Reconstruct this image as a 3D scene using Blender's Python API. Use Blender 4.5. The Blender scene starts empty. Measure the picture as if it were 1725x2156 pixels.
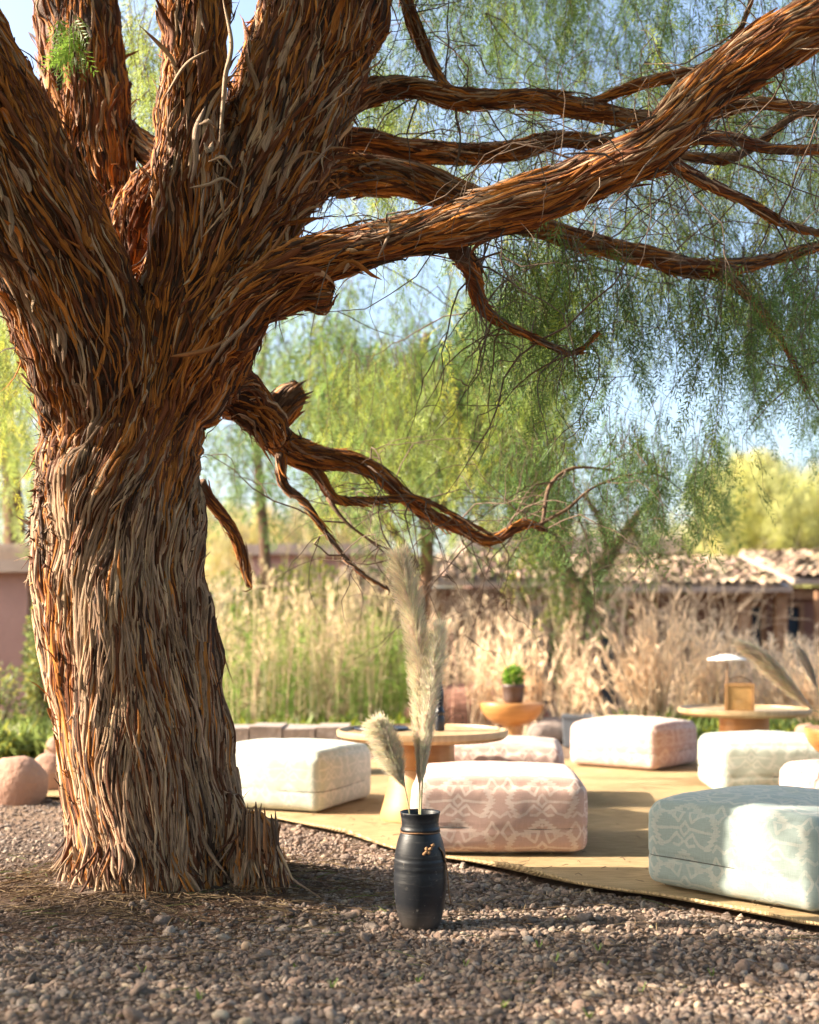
import bpy, bmesh, math, random
import numpy as np
from mathutils import Vector, Matrix
from mathutils.bvhtree import BVHTree

S = bpy.context.scene
C = S.collection
PI = math.pi
R = math.radians
rng = np.random.default_rng(7)
random.seed(7)

# ------------------------------------------------------------------ camera, world, sun
F_PX, HZ, CH = 2500.0, 1350.0, 1.05       # focal length, horizon row, eye height (photo seen 1725 x 2156)
cam = bpy.data.cameras.new('camera')
cam.sensor_fit = 'HORIZONTAL'
cam.sensor_width = 24.0
cam.lens = 24.0 * F_PX / 1725.0
cam.shift_y = (HZ - 1078.0) / 1725.0
cam.clip_start = 0.05
cam.clip_end = 3000
cam.dof.use_dof = True
cam.dof.focus_distance = 4.75
cam.dof.aperture_fstop = 1.35
co = bpy.data.objects.new('camera', cam)
C.objects.link(co)
co.location = (0, 0, CH)
co.rotation_euler = (R(90), 0, 0)
S.camera = co

SUN_EL, SUN_AZ = R(30), R(0.5)              # sun stands to the left; azimuth > 0 turns it towards the camera side
sdir = Vector((-math.cos(SUN_EL) * math.cos(SUN_AZ), -math.cos(SUN_EL) * math.sin(SUN_AZ), math.sin(SUN_EL)))
world = bpy.data.worlds.new('World')
S.world = world
world.use_nodes = True
wn = world.node_tree.nodes
wn.clear()
sky = wn.new('ShaderNodeTexSky')
sky.sky_type = 'NISHITA'
sky.sun_disc = False
sky.sun_elevation = SUN_EL
sky.sun_rotation = math.atan2(sdir.x, sdir.y)
sky.altitude = 0
sky.air_density = 1.0
sky.dust_density = 4.0
sky.ozone_density = 1.0
bg = wn.new('ShaderNodeBackground')
bg.inputs[1].default_value = 0.13
wo = wn.new('ShaderNodeOutputWorld')
world.node_tree.links.new(sky.outputs[0], bg.inputs[0])
world.node_tree.links.new(bg.outputs[0], wo.inputs[0])
sl = bpy.data.lights.new('sun', 'SUN')
sl.energy = 5.0
sl.angle = R(0.55)
sl.color = (1.0, 0.87, 0.69)
so = bpy.data.objects.new('sun', sl)
C.objects.link(so)
so.rotation_euler = sdir.to_track_quat('Z', 'Y').to_euler()

S.view_settings.view_transform = 'Standard'
S.view_settings.look = 'None'
S.view_settings.gamma = 1
S.view_settings.exposure = 1.85
S.view_settings.use_curve_mapping = False
cy = S.cycles
cy.use_denoising = True
cy.max_bounces = 7
cy.diffuse_bounces = 4
cy.glossy_bounces = 3
cy.transmission_bounces = 4
cy.transparent_max_bounces = 6
cy.sample_clamp_indirect = 6.0

# ------------------------------------------------------------------ helpers
def at(px, py, d):
    """the place at distance d (along y) that the photograph shows at (px, py)"""
    return Vector(((px - 862.5) / F_PX * d, d, CH - (py - HZ) / F_PX * d))

def gr(px, py, z=0.0):
    d = F_PX * (CH - z) / (py - HZ)
    return Vector(((px - 862.5) / F_PX * d, d, z))

def tag(o, label=None, cat=None, group=None, kind=None):
    if label: o['label'] = label
    if cat: o['category'] = cat
    if group: o['group'] = group
    if kind: o['kind'] = kind
    return o

def empty(name, loc=(0, 0, 0), rz=0.0, **k):
    o = bpy.data.objects.new(name, None)
    o.empty_display_size = 0.1
    C.objects.link(o)
    o.location = loc
    o.rotation_euler = (0, 0, rz)
    return tag(o, **k)

def link(name, me, mat=None, parent=None, smooth=True, **k):
    me.materials.clear()
    if mat is not None: me.materials.append(mat)
    if smooth: me.shade_smooth()
    o = bpy.data.objects.new(name, me)
    C.objects.link(o)
    if parent is not None: o.parent = parent
    return tag(o, **k)

def mesh_np(name, v, f, col=None, uv=None):
    """v (N,3), f (M,k) with one k, col (N,3) or (N,4), uv (N,2) per vertex"""
    v = np.asarray(v, dtype=np.float32); f = np.asarray(f, dtype=np.int32)
    me = bpy.data.meshes.new(name)
    me.vertices.add(len(v)); me.vertices.foreach_set('co', v.ravel())
    k = f.shape[1]
    me.loops.add(f.size); me.loops.foreach_set('vertex_index', f.ravel())
    me.polygons.add(len(f))
    me.polygons.foreach_set('loop_start', np.arange(0, f.size, k, dtype=np.int32))
    if col is not None:
        col = np.asarray(col, dtype=np.float32)
        if col.shape[1] == 3: col = np.hstack([col, np.ones((len(col), 1), np.float32)])
        a = me.attributes.new('col', 'FLOAT_COLOR', 'POINT')
        a.data.foreach_set('color', col.ravel())
    if uv is not None:
        u = me.uv_layers.new(name='UVMap')
        u.data.foreach_set('uv', np.asarray(uv, dtype=np.float32)[f.ravel()].ravel())
    me.update(calc_edges=True)
    me.validate()
    return me

class MB:
    """collects simple solids into one mesh"""
    def __init__(s): s.v = []; s.f = []
    def add(s, v, f):
        n = len(s.v); s.v += [tuple(p) for p in v]; s.f += [tuple(i + n for i in q) for q in f]; return s
    def box(s, x0, x1, y0, y1, z0, z1):
        v = [(x, y, z) for z in (z0, z1) for y in (y0, y1) for x in (x0, x1)]
        return s.add(v, [(0, 2, 3, 1), (4, 5, 7, 6), (0, 1, 5, 4), (2, 6, 7, 3), (0, 4, 6, 2), (1, 3, 7, 5)])
    def tube(s, pts, rad, n=8, caps=True):
        pts = [Vector(p) for p in pts]
        if not hasattr(rad, '__len__'): rad = [rad] * len(pts)
        v = []; t0 = None; up = None
        for i, p in enumerate(pts):
            t = (pts[min(i + 1, len(pts) - 1)] - pts[max(i - 1, 0)]).normalized()
            if up is None:
                up = t.orthogonal().normalized()
            up = (up - t * up.dot(t)).normalized()
            w = t.cross(up)
            for j in range(n):
                a = 2 * PI * j / n
                v.append(p + (up * math.cos(a) + w * math.sin(a)) * rad[i])
        f = []
        for i in range(len(pts) - 1):
            for j in range(n):
                k = (j + 1) % n
                f.append((i * n + j, i * n + k, (i + 1) * n + k, (i + 1) * n + j))
        if caps:
            f.append(tuple(range(n))[::-1]); f.append(tuple((len(pts) - 1) * n + j for j in range(n)))
        return s.add(v, f)
    def lathe(s, prof, n=48, c=(0, 0), z0=0.0):
        v = []; f = []
        for r, z in prof:
            for j in range(n):
                a = 2 * PI * j / n
                v.append((c[0] + r * math.cos(a), c[1] + r * math.sin(a), z0 + z))
        for i in range(len(prof) - 1):
            for j in range(n):
                k = (j + 1) % n
                f.append((i * n + j, i * n + k, (i + 1) * n + k, (i + 1) * n + j))
        return s.add(v, f)
    def mesh(s, name):
        me = bpy.data.meshes.new(name); me.from_pydata(s.v, [], s.f); me.update(); return me
    def build(s, name, mat, parent=None, smooth=False, **k):
        return link(name, s.mesh(name), mat, parent, smooth, **k)

def bevel(o, w=0.006, seg=2):
    m = o.modifiers.new('bevel', 'BEVEL'); m.width = w; m.segments = seg; m.limit_method = 'ANGLE'; m.angle_limit = R(35)
    return o

def smooth_auto(o, ang=40):
    me = o.data
    me.shade_smooth()
    try: me.set_sharp_from_angle(angle=R(ang))
    except Exception: pass
    return o

# value noise, vectorised
_T = np.random.default_rng(11).random((64, 64, 64)).astype(np.float32)
def vn(p, s=1.0, o=0.0):
    p = np.asarray(p, dtype=np.float64) * s + o + 1000.0
    i = np.floor(p).astype(int); f = p - i; f = f * f * (3 - 2 * f)
    i &= 63; j = (i + 1) & 63
    x0, y0, z0 = i[..., 0], i[..., 1], i[..., 2]; x1, y1, z1 = j[..., 0], j[..., 1], j[..., 2]
    fx, fy, fz = f[..., 0], f[..., 1], f[..., 2]
    a = _T[x0, y0, z0] * (1 - fx) + _T[x1, y0, z0] * fx
    b = _T[x0, y1, z0] * (1 - fx) + _T[x1, y1, z0] * fx
    c = _T[x0, y0, z1] * (1 - fx) + _T[x1, y0, z1] * fx
    d = _T[x0, y1, z1] * (1 - fx) + _T[x1, y1, z1] * fx
    return ((a * (1 - fy) + b * fy) * (1 - fz) + (c * (1 - fy) + d * fy) * fz) * 2 - 1
def fbm(p, s=1.0, o=0.0, n=3):
    r = 0; a = 1; t = 0
    for k in range(n): r = r + a * vn(p, s * 2 ** k, o + 7.3 * k); t += a; a *= .5
    return r / t
def norm(a):
    return a / np.maximum(np.linalg.norm(a, axis=-1, keepdims=True), 1e-9)

# ------------------------------------------------------------------ node helpers
def mat(name):
    m = bpy.data.materials.new(name); m.use_nodes = True
    nt = m.node_tree; b = nt.nodes['Principled BSDF']
    return m, nt, b
def N(nt, typ, **kw):
    n = nt.nodes.new(typ)
    ins = kw.pop('ins', {})
    for k, v in kw.items(): setattr(n, k, v)
    for k, v in ins.items():
        if isinstance(v, bpy.types.NodeSocket): nt.links.new(v, n.inputs[k])
        else: n.inputs[k].default_value = v
    return n
def ramp(nt, fac, stops, interp='LINEAR'):
    n = nt.nodes.new('ShaderNodeValToRGB'); n.color_ramp.interpolation = interp
    e = n.color_ramp.elements
    while len(e) < len(stops): e.new(0.5)
    for q, (p, c) in zip(e, stops):
        q.position = p; q.color = (*c, 1) if len(c) == 3 else c
    nt.links.new(fac, n.inputs[0]); return n.outputs[0]
def mix(nt, a, b, fac, mode='MIX'):
    n = nt.nodes.new('ShaderNodeMix'); n.data_type = 'RGBA'; n.blend_type = mode
    for s, v in ((n.inputs[0], fac), (n.inputs[6], a), (n.inputs[7], b)):
        if isinstance(v, bpy.types.NodeSocket): nt.links.new(v, s)
        else: s.default_value = v if not isinstance(v, tuple) or len(v) == 4 else (*v, 1)
    return n.outputs[2]
def noise(nt, vec, scale, detail=4, rough=.6, dist=0.0):
    n = N(nt, 'ShaderNodeTexNoise', ins={'Scale': scale, 'Detail': detail, 'Roughness': rough, 'Distortion': dist})
    if vec is not None: nt.links.new(vec, n.inputs['Vector'])
    return n.outputs[0]
def M(nt, op, a, b=None, c=None, clamp=False):
    n = nt.nodes.new('ShaderNodeMath'); n.operation = op; n.use_clamp = clamp
    for i, v in enumerate((a, b, c)):
        if v is None: continue
        if isinstance(v, bpy.types.NodeSocket): nt.links.new(v, n.inputs[i])
        else: n.inputs[i].default_value = v
    return n.outputs[0]
def bump(nt, b, h, strength=.5, dist=.01):
    n = N(nt, 'ShaderNodeBump', ins={'Strength': strength, 'Distance': dist, 'Height': h})
    nt.links.new(n.outputs[0], b.inputs['Normal']); return n
def coord(nt, which='Object'):
    return N(nt, 'ShaderNodeTexCoord').outputs[which]
def mapping(nt, vec, scale=(1, 1, 1), rot=(0, 0, 0)):
    return N(nt, 'ShaderNodeMapping', ins={'Vector': vec, 'Scale': scale, 'Rotation': rot}).outputs[0]

def simple(name, c1, c2=None, scale=6, rough=.8, bs=.3, bscale=40, bd=.005, stretch=(1, 1, 1), detail=5):
    m, nt, b = mat(name)
    b.inputs['Roughness'].default_value = rough
    v = mapping(nt, coord(nt), stretch)
    if c2 is None: c2 = tuple(x * .7 for x in c1)
    n = noise(nt, v, scale, detail)
    nt.links.new(ramp(nt, n, [(.3, c2), (.7, c1)]), b.inputs['Base Color'])
    if bs: bump(nt, b, noise(nt, v, bscale, 4), bs, bd)
    return m

def attr_mat(name, rough=.85, trans=0.0, mult=1.0, spec=.2, fibre=False):
    """colour of its own per piece from the mesh attribute 'col'"""
    m, nt, b = mat(name)
    a = N(nt, 'ShaderNodeAttribute', attribute_name='col').outputs['Color']
    col = a
    if fibre:
        uv = mapping(nt, coord(nt, 'UV'), (60, 5, 1))
        n = noise(nt, uv, 1.0, 5, .65)
        col = mix(nt, a, ramp(nt, n, [(.3, (.22, .2, .18)), (.5, (.85, .82, .8)), (.75, (1.55, 1.5, 1.45))]), 1.0, 'MULTIPLY')
        bump(nt, b, n, .7, .004)
    nt.links.new(col, b.inputs['Base Color'])
    b.inputs['Roughness'].default_value = rough
    b.inputs['Specular IOR Level'].default_value = spec
    if trans > 0:
        t = nt.nodes.new('ShaderNodeBsdfTranslucent'); nt.links.new(col, t.inputs[0])
        mx = nt.nodes.new('ShaderNodeMixShader'); mx.inputs[0].default_value = trans
        nt.links.new(b.outputs[0], mx.inputs[1]); nt.links.new(t.outputs[0], mx.inputs[2])
        nt.links.new(mx.outputs[0], nt.nodes['Material Output'].inputs[0])
    return m

# ------------------------------------------------------------------ materials
MT = {}
MT['strip'] = attr_mat('bark_strip', .78, .0, spec=.3, fibre=True)
MT['leaf'] = attr_mat('pepper_leaf', .5, .5, spec=.35)
MT['twig'] = simple('twig', (.17, .115, .08), (.08, .05, .035), 20, .9, .4, 60)
MT['straw'] = attr_mat('dry_stalk', .8, .4)
MT['plume'] = attr_mat('plume_fibre', .8, .65)
MT['wood'] = simple('light_wood', (.42, .235, .10), (.30, .155, .06), 3, .45, .15, 30, .002, (1, 1, 9))
MT['wood_top'] = simple('table_top_wood', (.44, .31, .17), (.32, .21, .11), 3, .45, .15, 30, .002, (9, 1, 1))
MT['wood_bowl'] = simple('turned_wood', (.46, .22, .075), (.30, .13, .04), 3, .35, .1, 30, .002, (1, 1, 14))
MT['adobe'] = simple('adobe', (.33, .17, .125), (.25, .12, .09), 1.5, .95, .5, 12, .02)
MT['adobe_dark'] = simple('adobe_brown', (.20, .10, .07), (.14, .07, .05), 1.5, .95, .5, 12, .02)
MT['plaster'] = simple('mauve_plaster', (.36, .22, .19), (.28, .165, .145), 1.2, .95, .5, 10, .02)
MT['cap'] = simple('wall_cap', (.42, .33, .27), (.33, .25, .2), 4, .9, .4, 20)
MT['beam'] = simple('weathered_beam', (.30, .17, .09), (.2, .1, .05), 6, .8, .3, 30)
MT['rock'] = simple('red_rock', (.40, .23, .16), (.27, .15, .105), 5, .9, .7, 14, .03, detail=8)
MT['grey_rock'] = simple('grey_rock', (.33, .27, .24), (.22, .17, .15), 6, .9, .7, 14, .03, detail=8)
MT['metal'] = simple('galvanised_planter', (.17, .19, .22), (.13, .145, .17), 8, .55, .1)
MT['pot'] = simple('brown_clay_pot', (.085, .05, .04), (.05, .03, .025), 8, .5, .2)
MT['navy'] = simple('dark_glaze', (.012, .018, .03), (.008, .01, .02), 8, .3, .1)
MT['white'] = simple('white_enamel', (.8, .78, .73), (.7, .68, .63), 8, .5, .05)
MT['rope'] = simple('hemp_rope', (.36, .20, .09), (.22, .11, .05), 60, .9, .8, 120)
MT['leather'] = simple('leather_strap', (.20, .095, .035), (.12, .055, .02), 20, .6, .3, 80)
MT['soil'] = simple('pot_soil', (.05, .035, .025), (.03, .02, .015), 30, 1, .5)

def ground_mat():
    m, nt, b = mat('ground_soil'); v = coord(nt)
    n1 = noise(nt, v, .9, 5, .65); n2 = noise(nt, v, 9, 6, .7); n3 = noise(nt, v, 60, 4, .7)
    c = ramp(nt, n2, [(.3, (.065, .045, .034)), (.5, (.11, .078, .06)), (.72, (.18, .13, .10))])
    c2 = ramp(nt, n2, [(.3, (.10, .052, .033)), (.7, (.18, .10, .065))])
    c = mix(nt, c, c2, ramp(nt, n1, [(.45, (0, 0, 0)), (.62, (1, 1, 1))]))
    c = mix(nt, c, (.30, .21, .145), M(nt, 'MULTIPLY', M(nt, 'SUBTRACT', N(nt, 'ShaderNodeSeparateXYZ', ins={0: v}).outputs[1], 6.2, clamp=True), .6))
    c = mix(nt, c, ramp(nt, n3, [(.3, (.5, .5, .5)), (.7, (1.3, 1.3, 1.3))]), 1.0, 'MULTIPLY')
    nt.links.new(c, b.inputs['Base Color']); b.inputs['Roughness'].default_value = .95
    b.inputs['Specular IOR Level'].default_value = .15
    bump(nt, b, M(nt, 'ADD', n2, n3), .9, .02); return m
MT['ground'] = ground_mat()

def pebble_mat():
    m, nt, b = mat('pebble')
    r = N(nt, 'ShaderNodeAttribute', attribute_type='INSTANCER', attribute_name='rnd').outputs['Fac']
    c = ramp(nt, r, [(0, (.125, .10, .085)), (.2, (.20, .15, .125)), (.4, (.28, .21, .17)), (.55, (.23, .155, .12)),
                     (.7, (.35, .26, .20)), (.85, (.30, .255, .225)), (.95, (.42, .325, .25)), (1, (.5, .4, .28))])
    n = noise(nt, coord(nt), 3, 5, .7)
    c = mix(nt, c, ramp(nt, n, [(.3, (.65, .62, .6)), (.7, (1.2, 1.2, 1.2))]), 1.0, 'MULTIPLY')
    nt.links.new(c, b.inputs['Base Color']); b.inputs['Roughness'].default_value = .85
    b.inputs['Specular IOR Level'].default_value = .25
    bump(nt, b, n, .5, .05); return m
MT['pebble'] = pebble_mat()

def rug_mat():
    m, nt, b = mat('jute_weave'); v = coord(nt)
    w1 = N(nt, 'ShaderNodeTexWave', ins={'Vector': mapping(nt, v, (1, 1, 1), (0, 0, R(-25))), 'Scale': 42, 'Distortion': 1.5, 'Detail': 2}).outputs[1]
    w2 = N(nt, 'ShaderNodeTexWave', ins={'Vector': mapping(nt, v, (1, 1, 1), (0, 0, R(65))), 'Scale': 60, 'Distortion': 2.5, 'Detail': 2}).outputs[1]
    n = noise(nt, v, 2.2, 5, .6); n2 = noise(nt, mapping(nt, v, (3, 22, 3), (0, 0, R(-25))), 3, 4, .6)
    c = ramp(nt, n, [(.3, (.56, .40, .225)), (.7, (.72, .54, .32))])
    c = mix(nt, c, ramp(nt, n2, [(.3, (.72, .70, .66)), (.62, (1.1, 1.1, 1.1))]), 1.0, 'MULTIPLY')
    h = M(nt, 'MULTIPLY', w1, w2)
    c = mix(nt, c, ramp(nt, h, [(0, (.78, .76, .72)), (.6, (1.08, 1.08, 1.08))]), 1.0, 'MULTIPLY')
    nt.links.new(c, b.inputs['Base Color']); b.inputs['Roughness'].default_value = .95
    b.inputs['Specular IOR Level'].default_value = .1
    bump(nt, b, M(nt, 'ADD', h, n2), 1.0, .010); return m
MT['rug'] = rug_mat()

def bark_mat():
    m, nt, b = mat('inner_bark'); v = coord(nt)
    n = noise(nt, v, 5, 6, .7); n2 = noise(nt, mapping(nt, v, (38, 38, 5)), 1.0, 5, .7, .6)
    c = ramp(nt, n, [(.3, (.022, .010, .006)), (.5, (.07, .026, .010)), (.7, (.17, .062, .016))])  # base darkened so the gaps between strips read as deep shadow
    c = mix(nt, c, ramp(nt, n2, [(.3, (.25, .22, .2)), (.6, (1.15, 1.1, 1.05))]), 1.0, 'MULTIPLY')
    nt.links.new(c, b.inputs['Base Color']); b.inputs['Roughness'].default_value = .75
    bump(nt, b, n2, 1.0, .025); return m
MT['bark'] = bark_mat()
def branch_mat():
    m, nt, b = mat('branch_bark'); v = coord(nt)
    n = noise(nt, v, 9, 6, .7)
    c = ramp(nt, n, [(.3, (.07, .042, .028)), (.5, (.17, .095, .055)), (.7, (.25, .125, .06))])
    nt.links.new(c, b.inputs['Base Color']); b.inputs['Roughness'].default_value = .85
    bump(nt, b, noise(nt, v, 45, 5, .7), 1.0, .02); return m
MT['branch'] = branch_mat()

def fabric_mat(name, base, pat, fade=0.0):
    m, nt, b = mat(name)
    uv = coord(nt, 'UV')
    wob = N(nt, 'ShaderNodeTexNoise', ins={'Vector': uv, 'Scale': 26.0, 'Detail': 2.0})
    wv = N(nt, 'ShaderNodeVectorMath', operation='SUBTRACT', ins={0: wob.outputs['Color'], 1: (.5, .5, .5)}).outputs[0]
    wv = N(nt, 'ShaderNodeVectorMath', operation='SCALE', ins={0: wv, 'Scale': .014}).outputs[0]
    p = N(nt, 'ShaderNodeVectorMath', operation='ADD', ins={0: uv, 1: wv}).outputs[0]
    sp = N(nt, 'ShaderNodeSeparateXYZ', ins={0: p})
    HALF = .19
    u = M(nt, 'MULTIPLY', sp.outputs[0], 1 / HALF)
    u = M(nt, 'PINGPONG', u, 1.0)
    vv = M(nt, 'SUBTRACT', M(nt, 'WRAP', M(nt, 'MULTIPLY', sp.outputs[1], 1 / HALF), 1.19, 0.0), .47)
    P = N(nt, 'ShaderNodeCombineXYZ', ins={0: u, 1: vv, 2: 0.0}).outputs[0]
    def seg(a, c):
        ba = (c[0] - a[0], c[1] - a[1], 0.0); L = ba[0] ** 2 + ba[1] ** 2
        pa = N(nt, 'ShaderNodeVectorMath', operation='SUBTRACT', ins={0: P, 1: (a[0], a[1], 0)}).outputs[0]
        d = N(nt, 'ShaderNodeVectorMath', operation='DOT_PRODUCT', ins={0: pa, 1: ba}).outputs['Value']
        h = M(nt, 'MULTIPLY', d, 1 / L, clamp=True)
        q = N(nt, 'ShaderNodeVectorMath', operation='SCALE', ins={0: ba, 'Scale': h}).outputs[0]
        return N(nt, 'ShaderNodeVectorMath', operation='DISTANCE', ins={0: pa, 1: q}).outputs['Value']
    polys = [[(.20, .64), (.04, .39), (.175, .19), (.36, .34), (.20, .64)],
             [(.36, .34), (.575, .34)], [(.60, .31), (.825, .125), (.925, .39), (.72, .41), (.70, .27)],
             [(.2, -.07), (.875, -.02)], [(1.0, .13), (.875, -.02), (1.0, -.17)],
             [(.625, -.33), (.80, -.13), (.975, -.29), (.87, -.39), (.74, -.37)],
             [(.40, -.41), (.625, -.33)], [(0, -.42), (.18, -.30), (.26, -.42)], [(.99, .52), (1.0, .55)]]
    tooth = [[(.36, .34), (.185, -.02), (.40, -.41)], [(.575, .34), (1.0, .68)]]
    dm = None
    for pl in polys:
        for a, c in zip(pl, pl[1:]):
            d = seg(a, c); dm = d if dm is None else M(nt, 'MINIMUM', dm, d)
    dt = None
    for pl in tooth:
        for a, c in zip(pl, pl[1:]):
            d = seg(a, c); dt = d if dt is None else M(nt, 'MINIMUM', dt, d)
    tw = M(nt, 'PINGPONG', M(nt, 'MULTIPLY', M(nt, 'ADD', vv, M(nt, 'MULTIPLY', u, .25)), 11.0), .5)
    dt = M(nt, 'SUBTRACT', dt, M(nt, 'MULTIPLY', tw, .13))
    dm = M(nt, 'MINIMUM', dm, dt)
    k = N(nt, 'ShaderNodeMapRange', ins={'Value': dm, 'From Min': .024, 'From Max': .040, 'To Min': 1.0, 'To Max': 0.0}).outputs[0]
    wear = noise(nt, uv, 7, 4, .6)
    k = M(nt, 'MULTIPLY', k, N(nt, 'ShaderNodeMapRange', ins={'Value': wear, 'From Min': .3, 'From Max': .55, 'To Min': .45, 'To Max': 1.0}).outputs[0])
    k = M(nt, 'MULTIPLY', k, 1 - fade)
    c = mix(nt, base, pat, k)
    th = noise(nt, mapping(nt, uv, (18, 420, 1)), 1.0, 3, .7); th2 = noise(nt, mapping(nt, uv, (420, 18, 1)), 1.0, 3, .7)
    c = mix(nt, c, ramp(nt, M(nt, 'MULTIPLY', M(nt, 'ADD', th, th2), .5), [(.35, (.82, .82, .82)), (.65, (1.12, 1.12, 1.12))]), 1.0, 'MULTIPLY')
    nt.links.new(c, b.inputs['Base Color']); b.inputs['Roughness'].default_value = .92
    b.inputs['Specular IOR Level'].default_value = .15
    b.inputs['Sheen Weight'].default_value = .15
    bump(nt, b, M(nt, 'ADD', th, th2), .25, .003)
    return m
MT['pink'] = fabric_mat('pink_print', (.47, .31, .26), (.62, .48, .41))
MT['mauve'] = fabric_mat('mauve_print', (.47, .315, .275), (.62, .49, .43), .15)
MT['green'] = fabric_mat('sage_print', (.285, .34, .32), (.41, .42, .38))
MT['pale'] = fabric_mat('pale_sage_print', (.42, .46, .40), (.57, .57, .50), .15)
MT['seam'] = simple('seam_thread', (.10, .10, .09), None, 40, .9, 0)

def vase_mat():
    m, nt, b = mat('blackened_wood'); v = coord(nt)
    n = noise(nt, v, 4, 5, .65); st = noise(nt, mapping(nt, v, (8, 8, 90)), 1.0, 5, .75)
    sp = noise(nt, v, 46, 4, .7)
    c = ramp(nt, n, [(.3, (.004, .005, .008)), (.7, (.011, .013, .018))])
    c = mix(nt, c, (.16, .15, .14), M(nt, 'MULTIPLY', ramp(nt, st, [(.56, (0, 0, 0)), (.72, (1, 1, 1))]), .3))
    c = mix(nt, c, (.33, .29, .25), M(nt, 'MULTIPLY', ramp(nt, sp, [(.63, (0, 0, 0)), (.70, (.8, .8, .8))]), ramp(nt, n, [(.42, (.15, .15, .15)), (.58, (1, 1, 1))])))
    z = N(nt, 'ShaderNodeSeparateXYZ', ins={0: v}).outputs[2]
    dust = M(nt, 'MULTIPLY', N(nt, 'ShaderNodeMapRange', ins={'Value': z, 'From Min': .0, 'From Max': .1, 'To Min': .5, 'To Max': 0}).outputs[0], n)
    c = mix(nt, c, (.25, .2, .16), dust)
    nt.links.new(c, b.inputs['Base Color']); b.inputs['Specular IOR Level'].default_value = .35; b.inputs['Roughness'].default_value = .46
    bump(nt, b, st, .35, .004); return m
MT['vase'] = vase_mat()
def glass_mat():
    m, nt, b = mat('dark_window_glass')
    n = noise(nt, coord(nt), .8, 2)
    nt.links.new(ramp(nt, n, [(.3, (.02, .03, .045)), (.7, (.05, .075, .10))]), b.inputs['Base Color'])
    b.inputs['Roughness'].default_value = .08; return m
MT['glass'] = glass_mat()
def smoke_mat():
    m, nt, b = mat('smoked_glass')
    nt.links.new(ramp(nt, noise(nt, coord(nt), 3, 2), [(.3, (.35, .38, .40)), (.7, (.45, .47, .48))]), b.inputs['Base Color'])
    b.inputs['Roughness'].default_value = .1; b.inputs['Transmission Weight'].default_value = .8; return m
MT['smoke'] = smoke_mat()

# ------------------------------------------------------------------ ground
TREE = np.array([at(330, 1920, 5.0).x, 5.05])
def rug_front(x):
    """y of the rug's near edge at x"""
    xs = [-4.0, -1.6, -.75, -.36, -.03, .30, .55, .95, 1.45, 3.2, 6]
    ys = [8.7, 7.55, 6.92, 6.42, 5.86, 5.55, 5.20, 4.88, 4.34, 2.9, 1.0]
    return np.interp(x, xs, ys)
def gh(x, y):
    x = np.asarray(x, float); y = np.asarray(y, float)
    p = np.stack([x, y, np.zeros_like(x)], -1)
    k = np.clip((rug_front(x) - .05 - y) / .35, 0, 1) * np.clip((x + 9) * 5, 0, 1)
    h = k * (.022 * fbm(p, 1.6, 3) + .006 * fbm(p, 9, 5) + .012)
    r = np.hypot(x - TREE[0], y - TREE[1])
    h += .10 * np.exp(-(r / .56) ** 2) * (1 + .35 * fbm(p, 4, 8))
    return h - .018
def axis(lo, hi, fine_lo, fine_hi, st):
    a = [fine_lo]; s = st
    while a[-1] > lo: s *= 1.25; a.append(a[-1] - s)
    b = list(np.arange(fine_lo + st, fine_hi, st)); s = st; b.append(fine_hi)
    while b[-1] < hi: s *= 1.25; b.append(b[-1] + s)
    return np.array(a[::-1] + b)
gx = axis(-900, 900, -2.6, 2.6, .04); gy = axis(-600, 1500, 2.6, 8.0, .04)
X, Y = np.meshgrid(gx, gy)
V = np.stack([X, Y, gh(X, Y)], -1).reshape(-1, 3)
nx, ny = len(gx), len(gy)
ii = (np.arange(ny - 1)[:, None] * nx + np.arange(nx - 1)[None, :]).ravel()
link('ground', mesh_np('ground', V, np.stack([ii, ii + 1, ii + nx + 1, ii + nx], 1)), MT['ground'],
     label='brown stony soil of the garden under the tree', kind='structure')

# ------------------------------------------------------------------ rug
def make_rug():
    nu, nv = 220, 40
    xs = np.linspace(-3.2, 5.2, nu)
    top = []
    for j in range(nv):
        t = (j / (nv - 1)) ** 1.6
        y0 = rug_front(xs) + .012 * np.sin(xs * 5.3) + .01 * np.sin(xs * 13)
        y1 = 10.45 + 0.05 * np.sin(xs * 2)
        y0 = np.minimum(y0, y1 - .3)
        y = y0 * (1 - t) + y1 * t
        p = np.stack([xs, y, np.zeros(nu)], -1)
        z = .014 + .004 * np.abs(fbm(p, 2.2, 1)) * 2
        lift = .030 * np.exp(-((xs - .50) / .16) ** 2) + .018 * np.exp(-((xs + .35) / .2) ** 2) + .012 * np.exp(-((xs - 1.2) / .3) ** 2) + .006
        z = z + lift * math.exp(-(j * .9) ** 1.0)
        top.append(np.stack([xs, y, z], -1))
    top = np.concatenate(top); bot = top.copy(); bot[:, 2] -= .011
    v = np.concatenate([top, bot]); n = nu * nv
    i = (np.arange(nv - 1)[:, None] * nu + np.arange(nu - 1)[None, :]).ravel()
    f = [np.stack([i, i + 1, i + nu + 1, i + nu], 1), np.stack([i, i + nu, i + nu + 1, i + 1], 1) + n]
    a = np.arange(nu - 1); f.append(np.stack([a, a + n, a + 1 + n, a + 1], 1))
    b = a + nu * (nv - 1); f.append(np.stack([b, b + 1, b + 1 + n, b + n], 1))
    e = np.arange(nv - 1) * nu; f.append(np.stack([e, e + nu, e + nu + n, e + n], 1))
    e = e + nu - 1; f.append(np.stack([e, e + n, e + nu + n, e + nu], 1))
    return link('jute_rug', mesh_np('jute_rug', v, np.concatenate(f)), MT['rug'],
                label='large beige woven jute rug spread under the ottomans and tables', cat='rug')
rug = make_rug()

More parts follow.
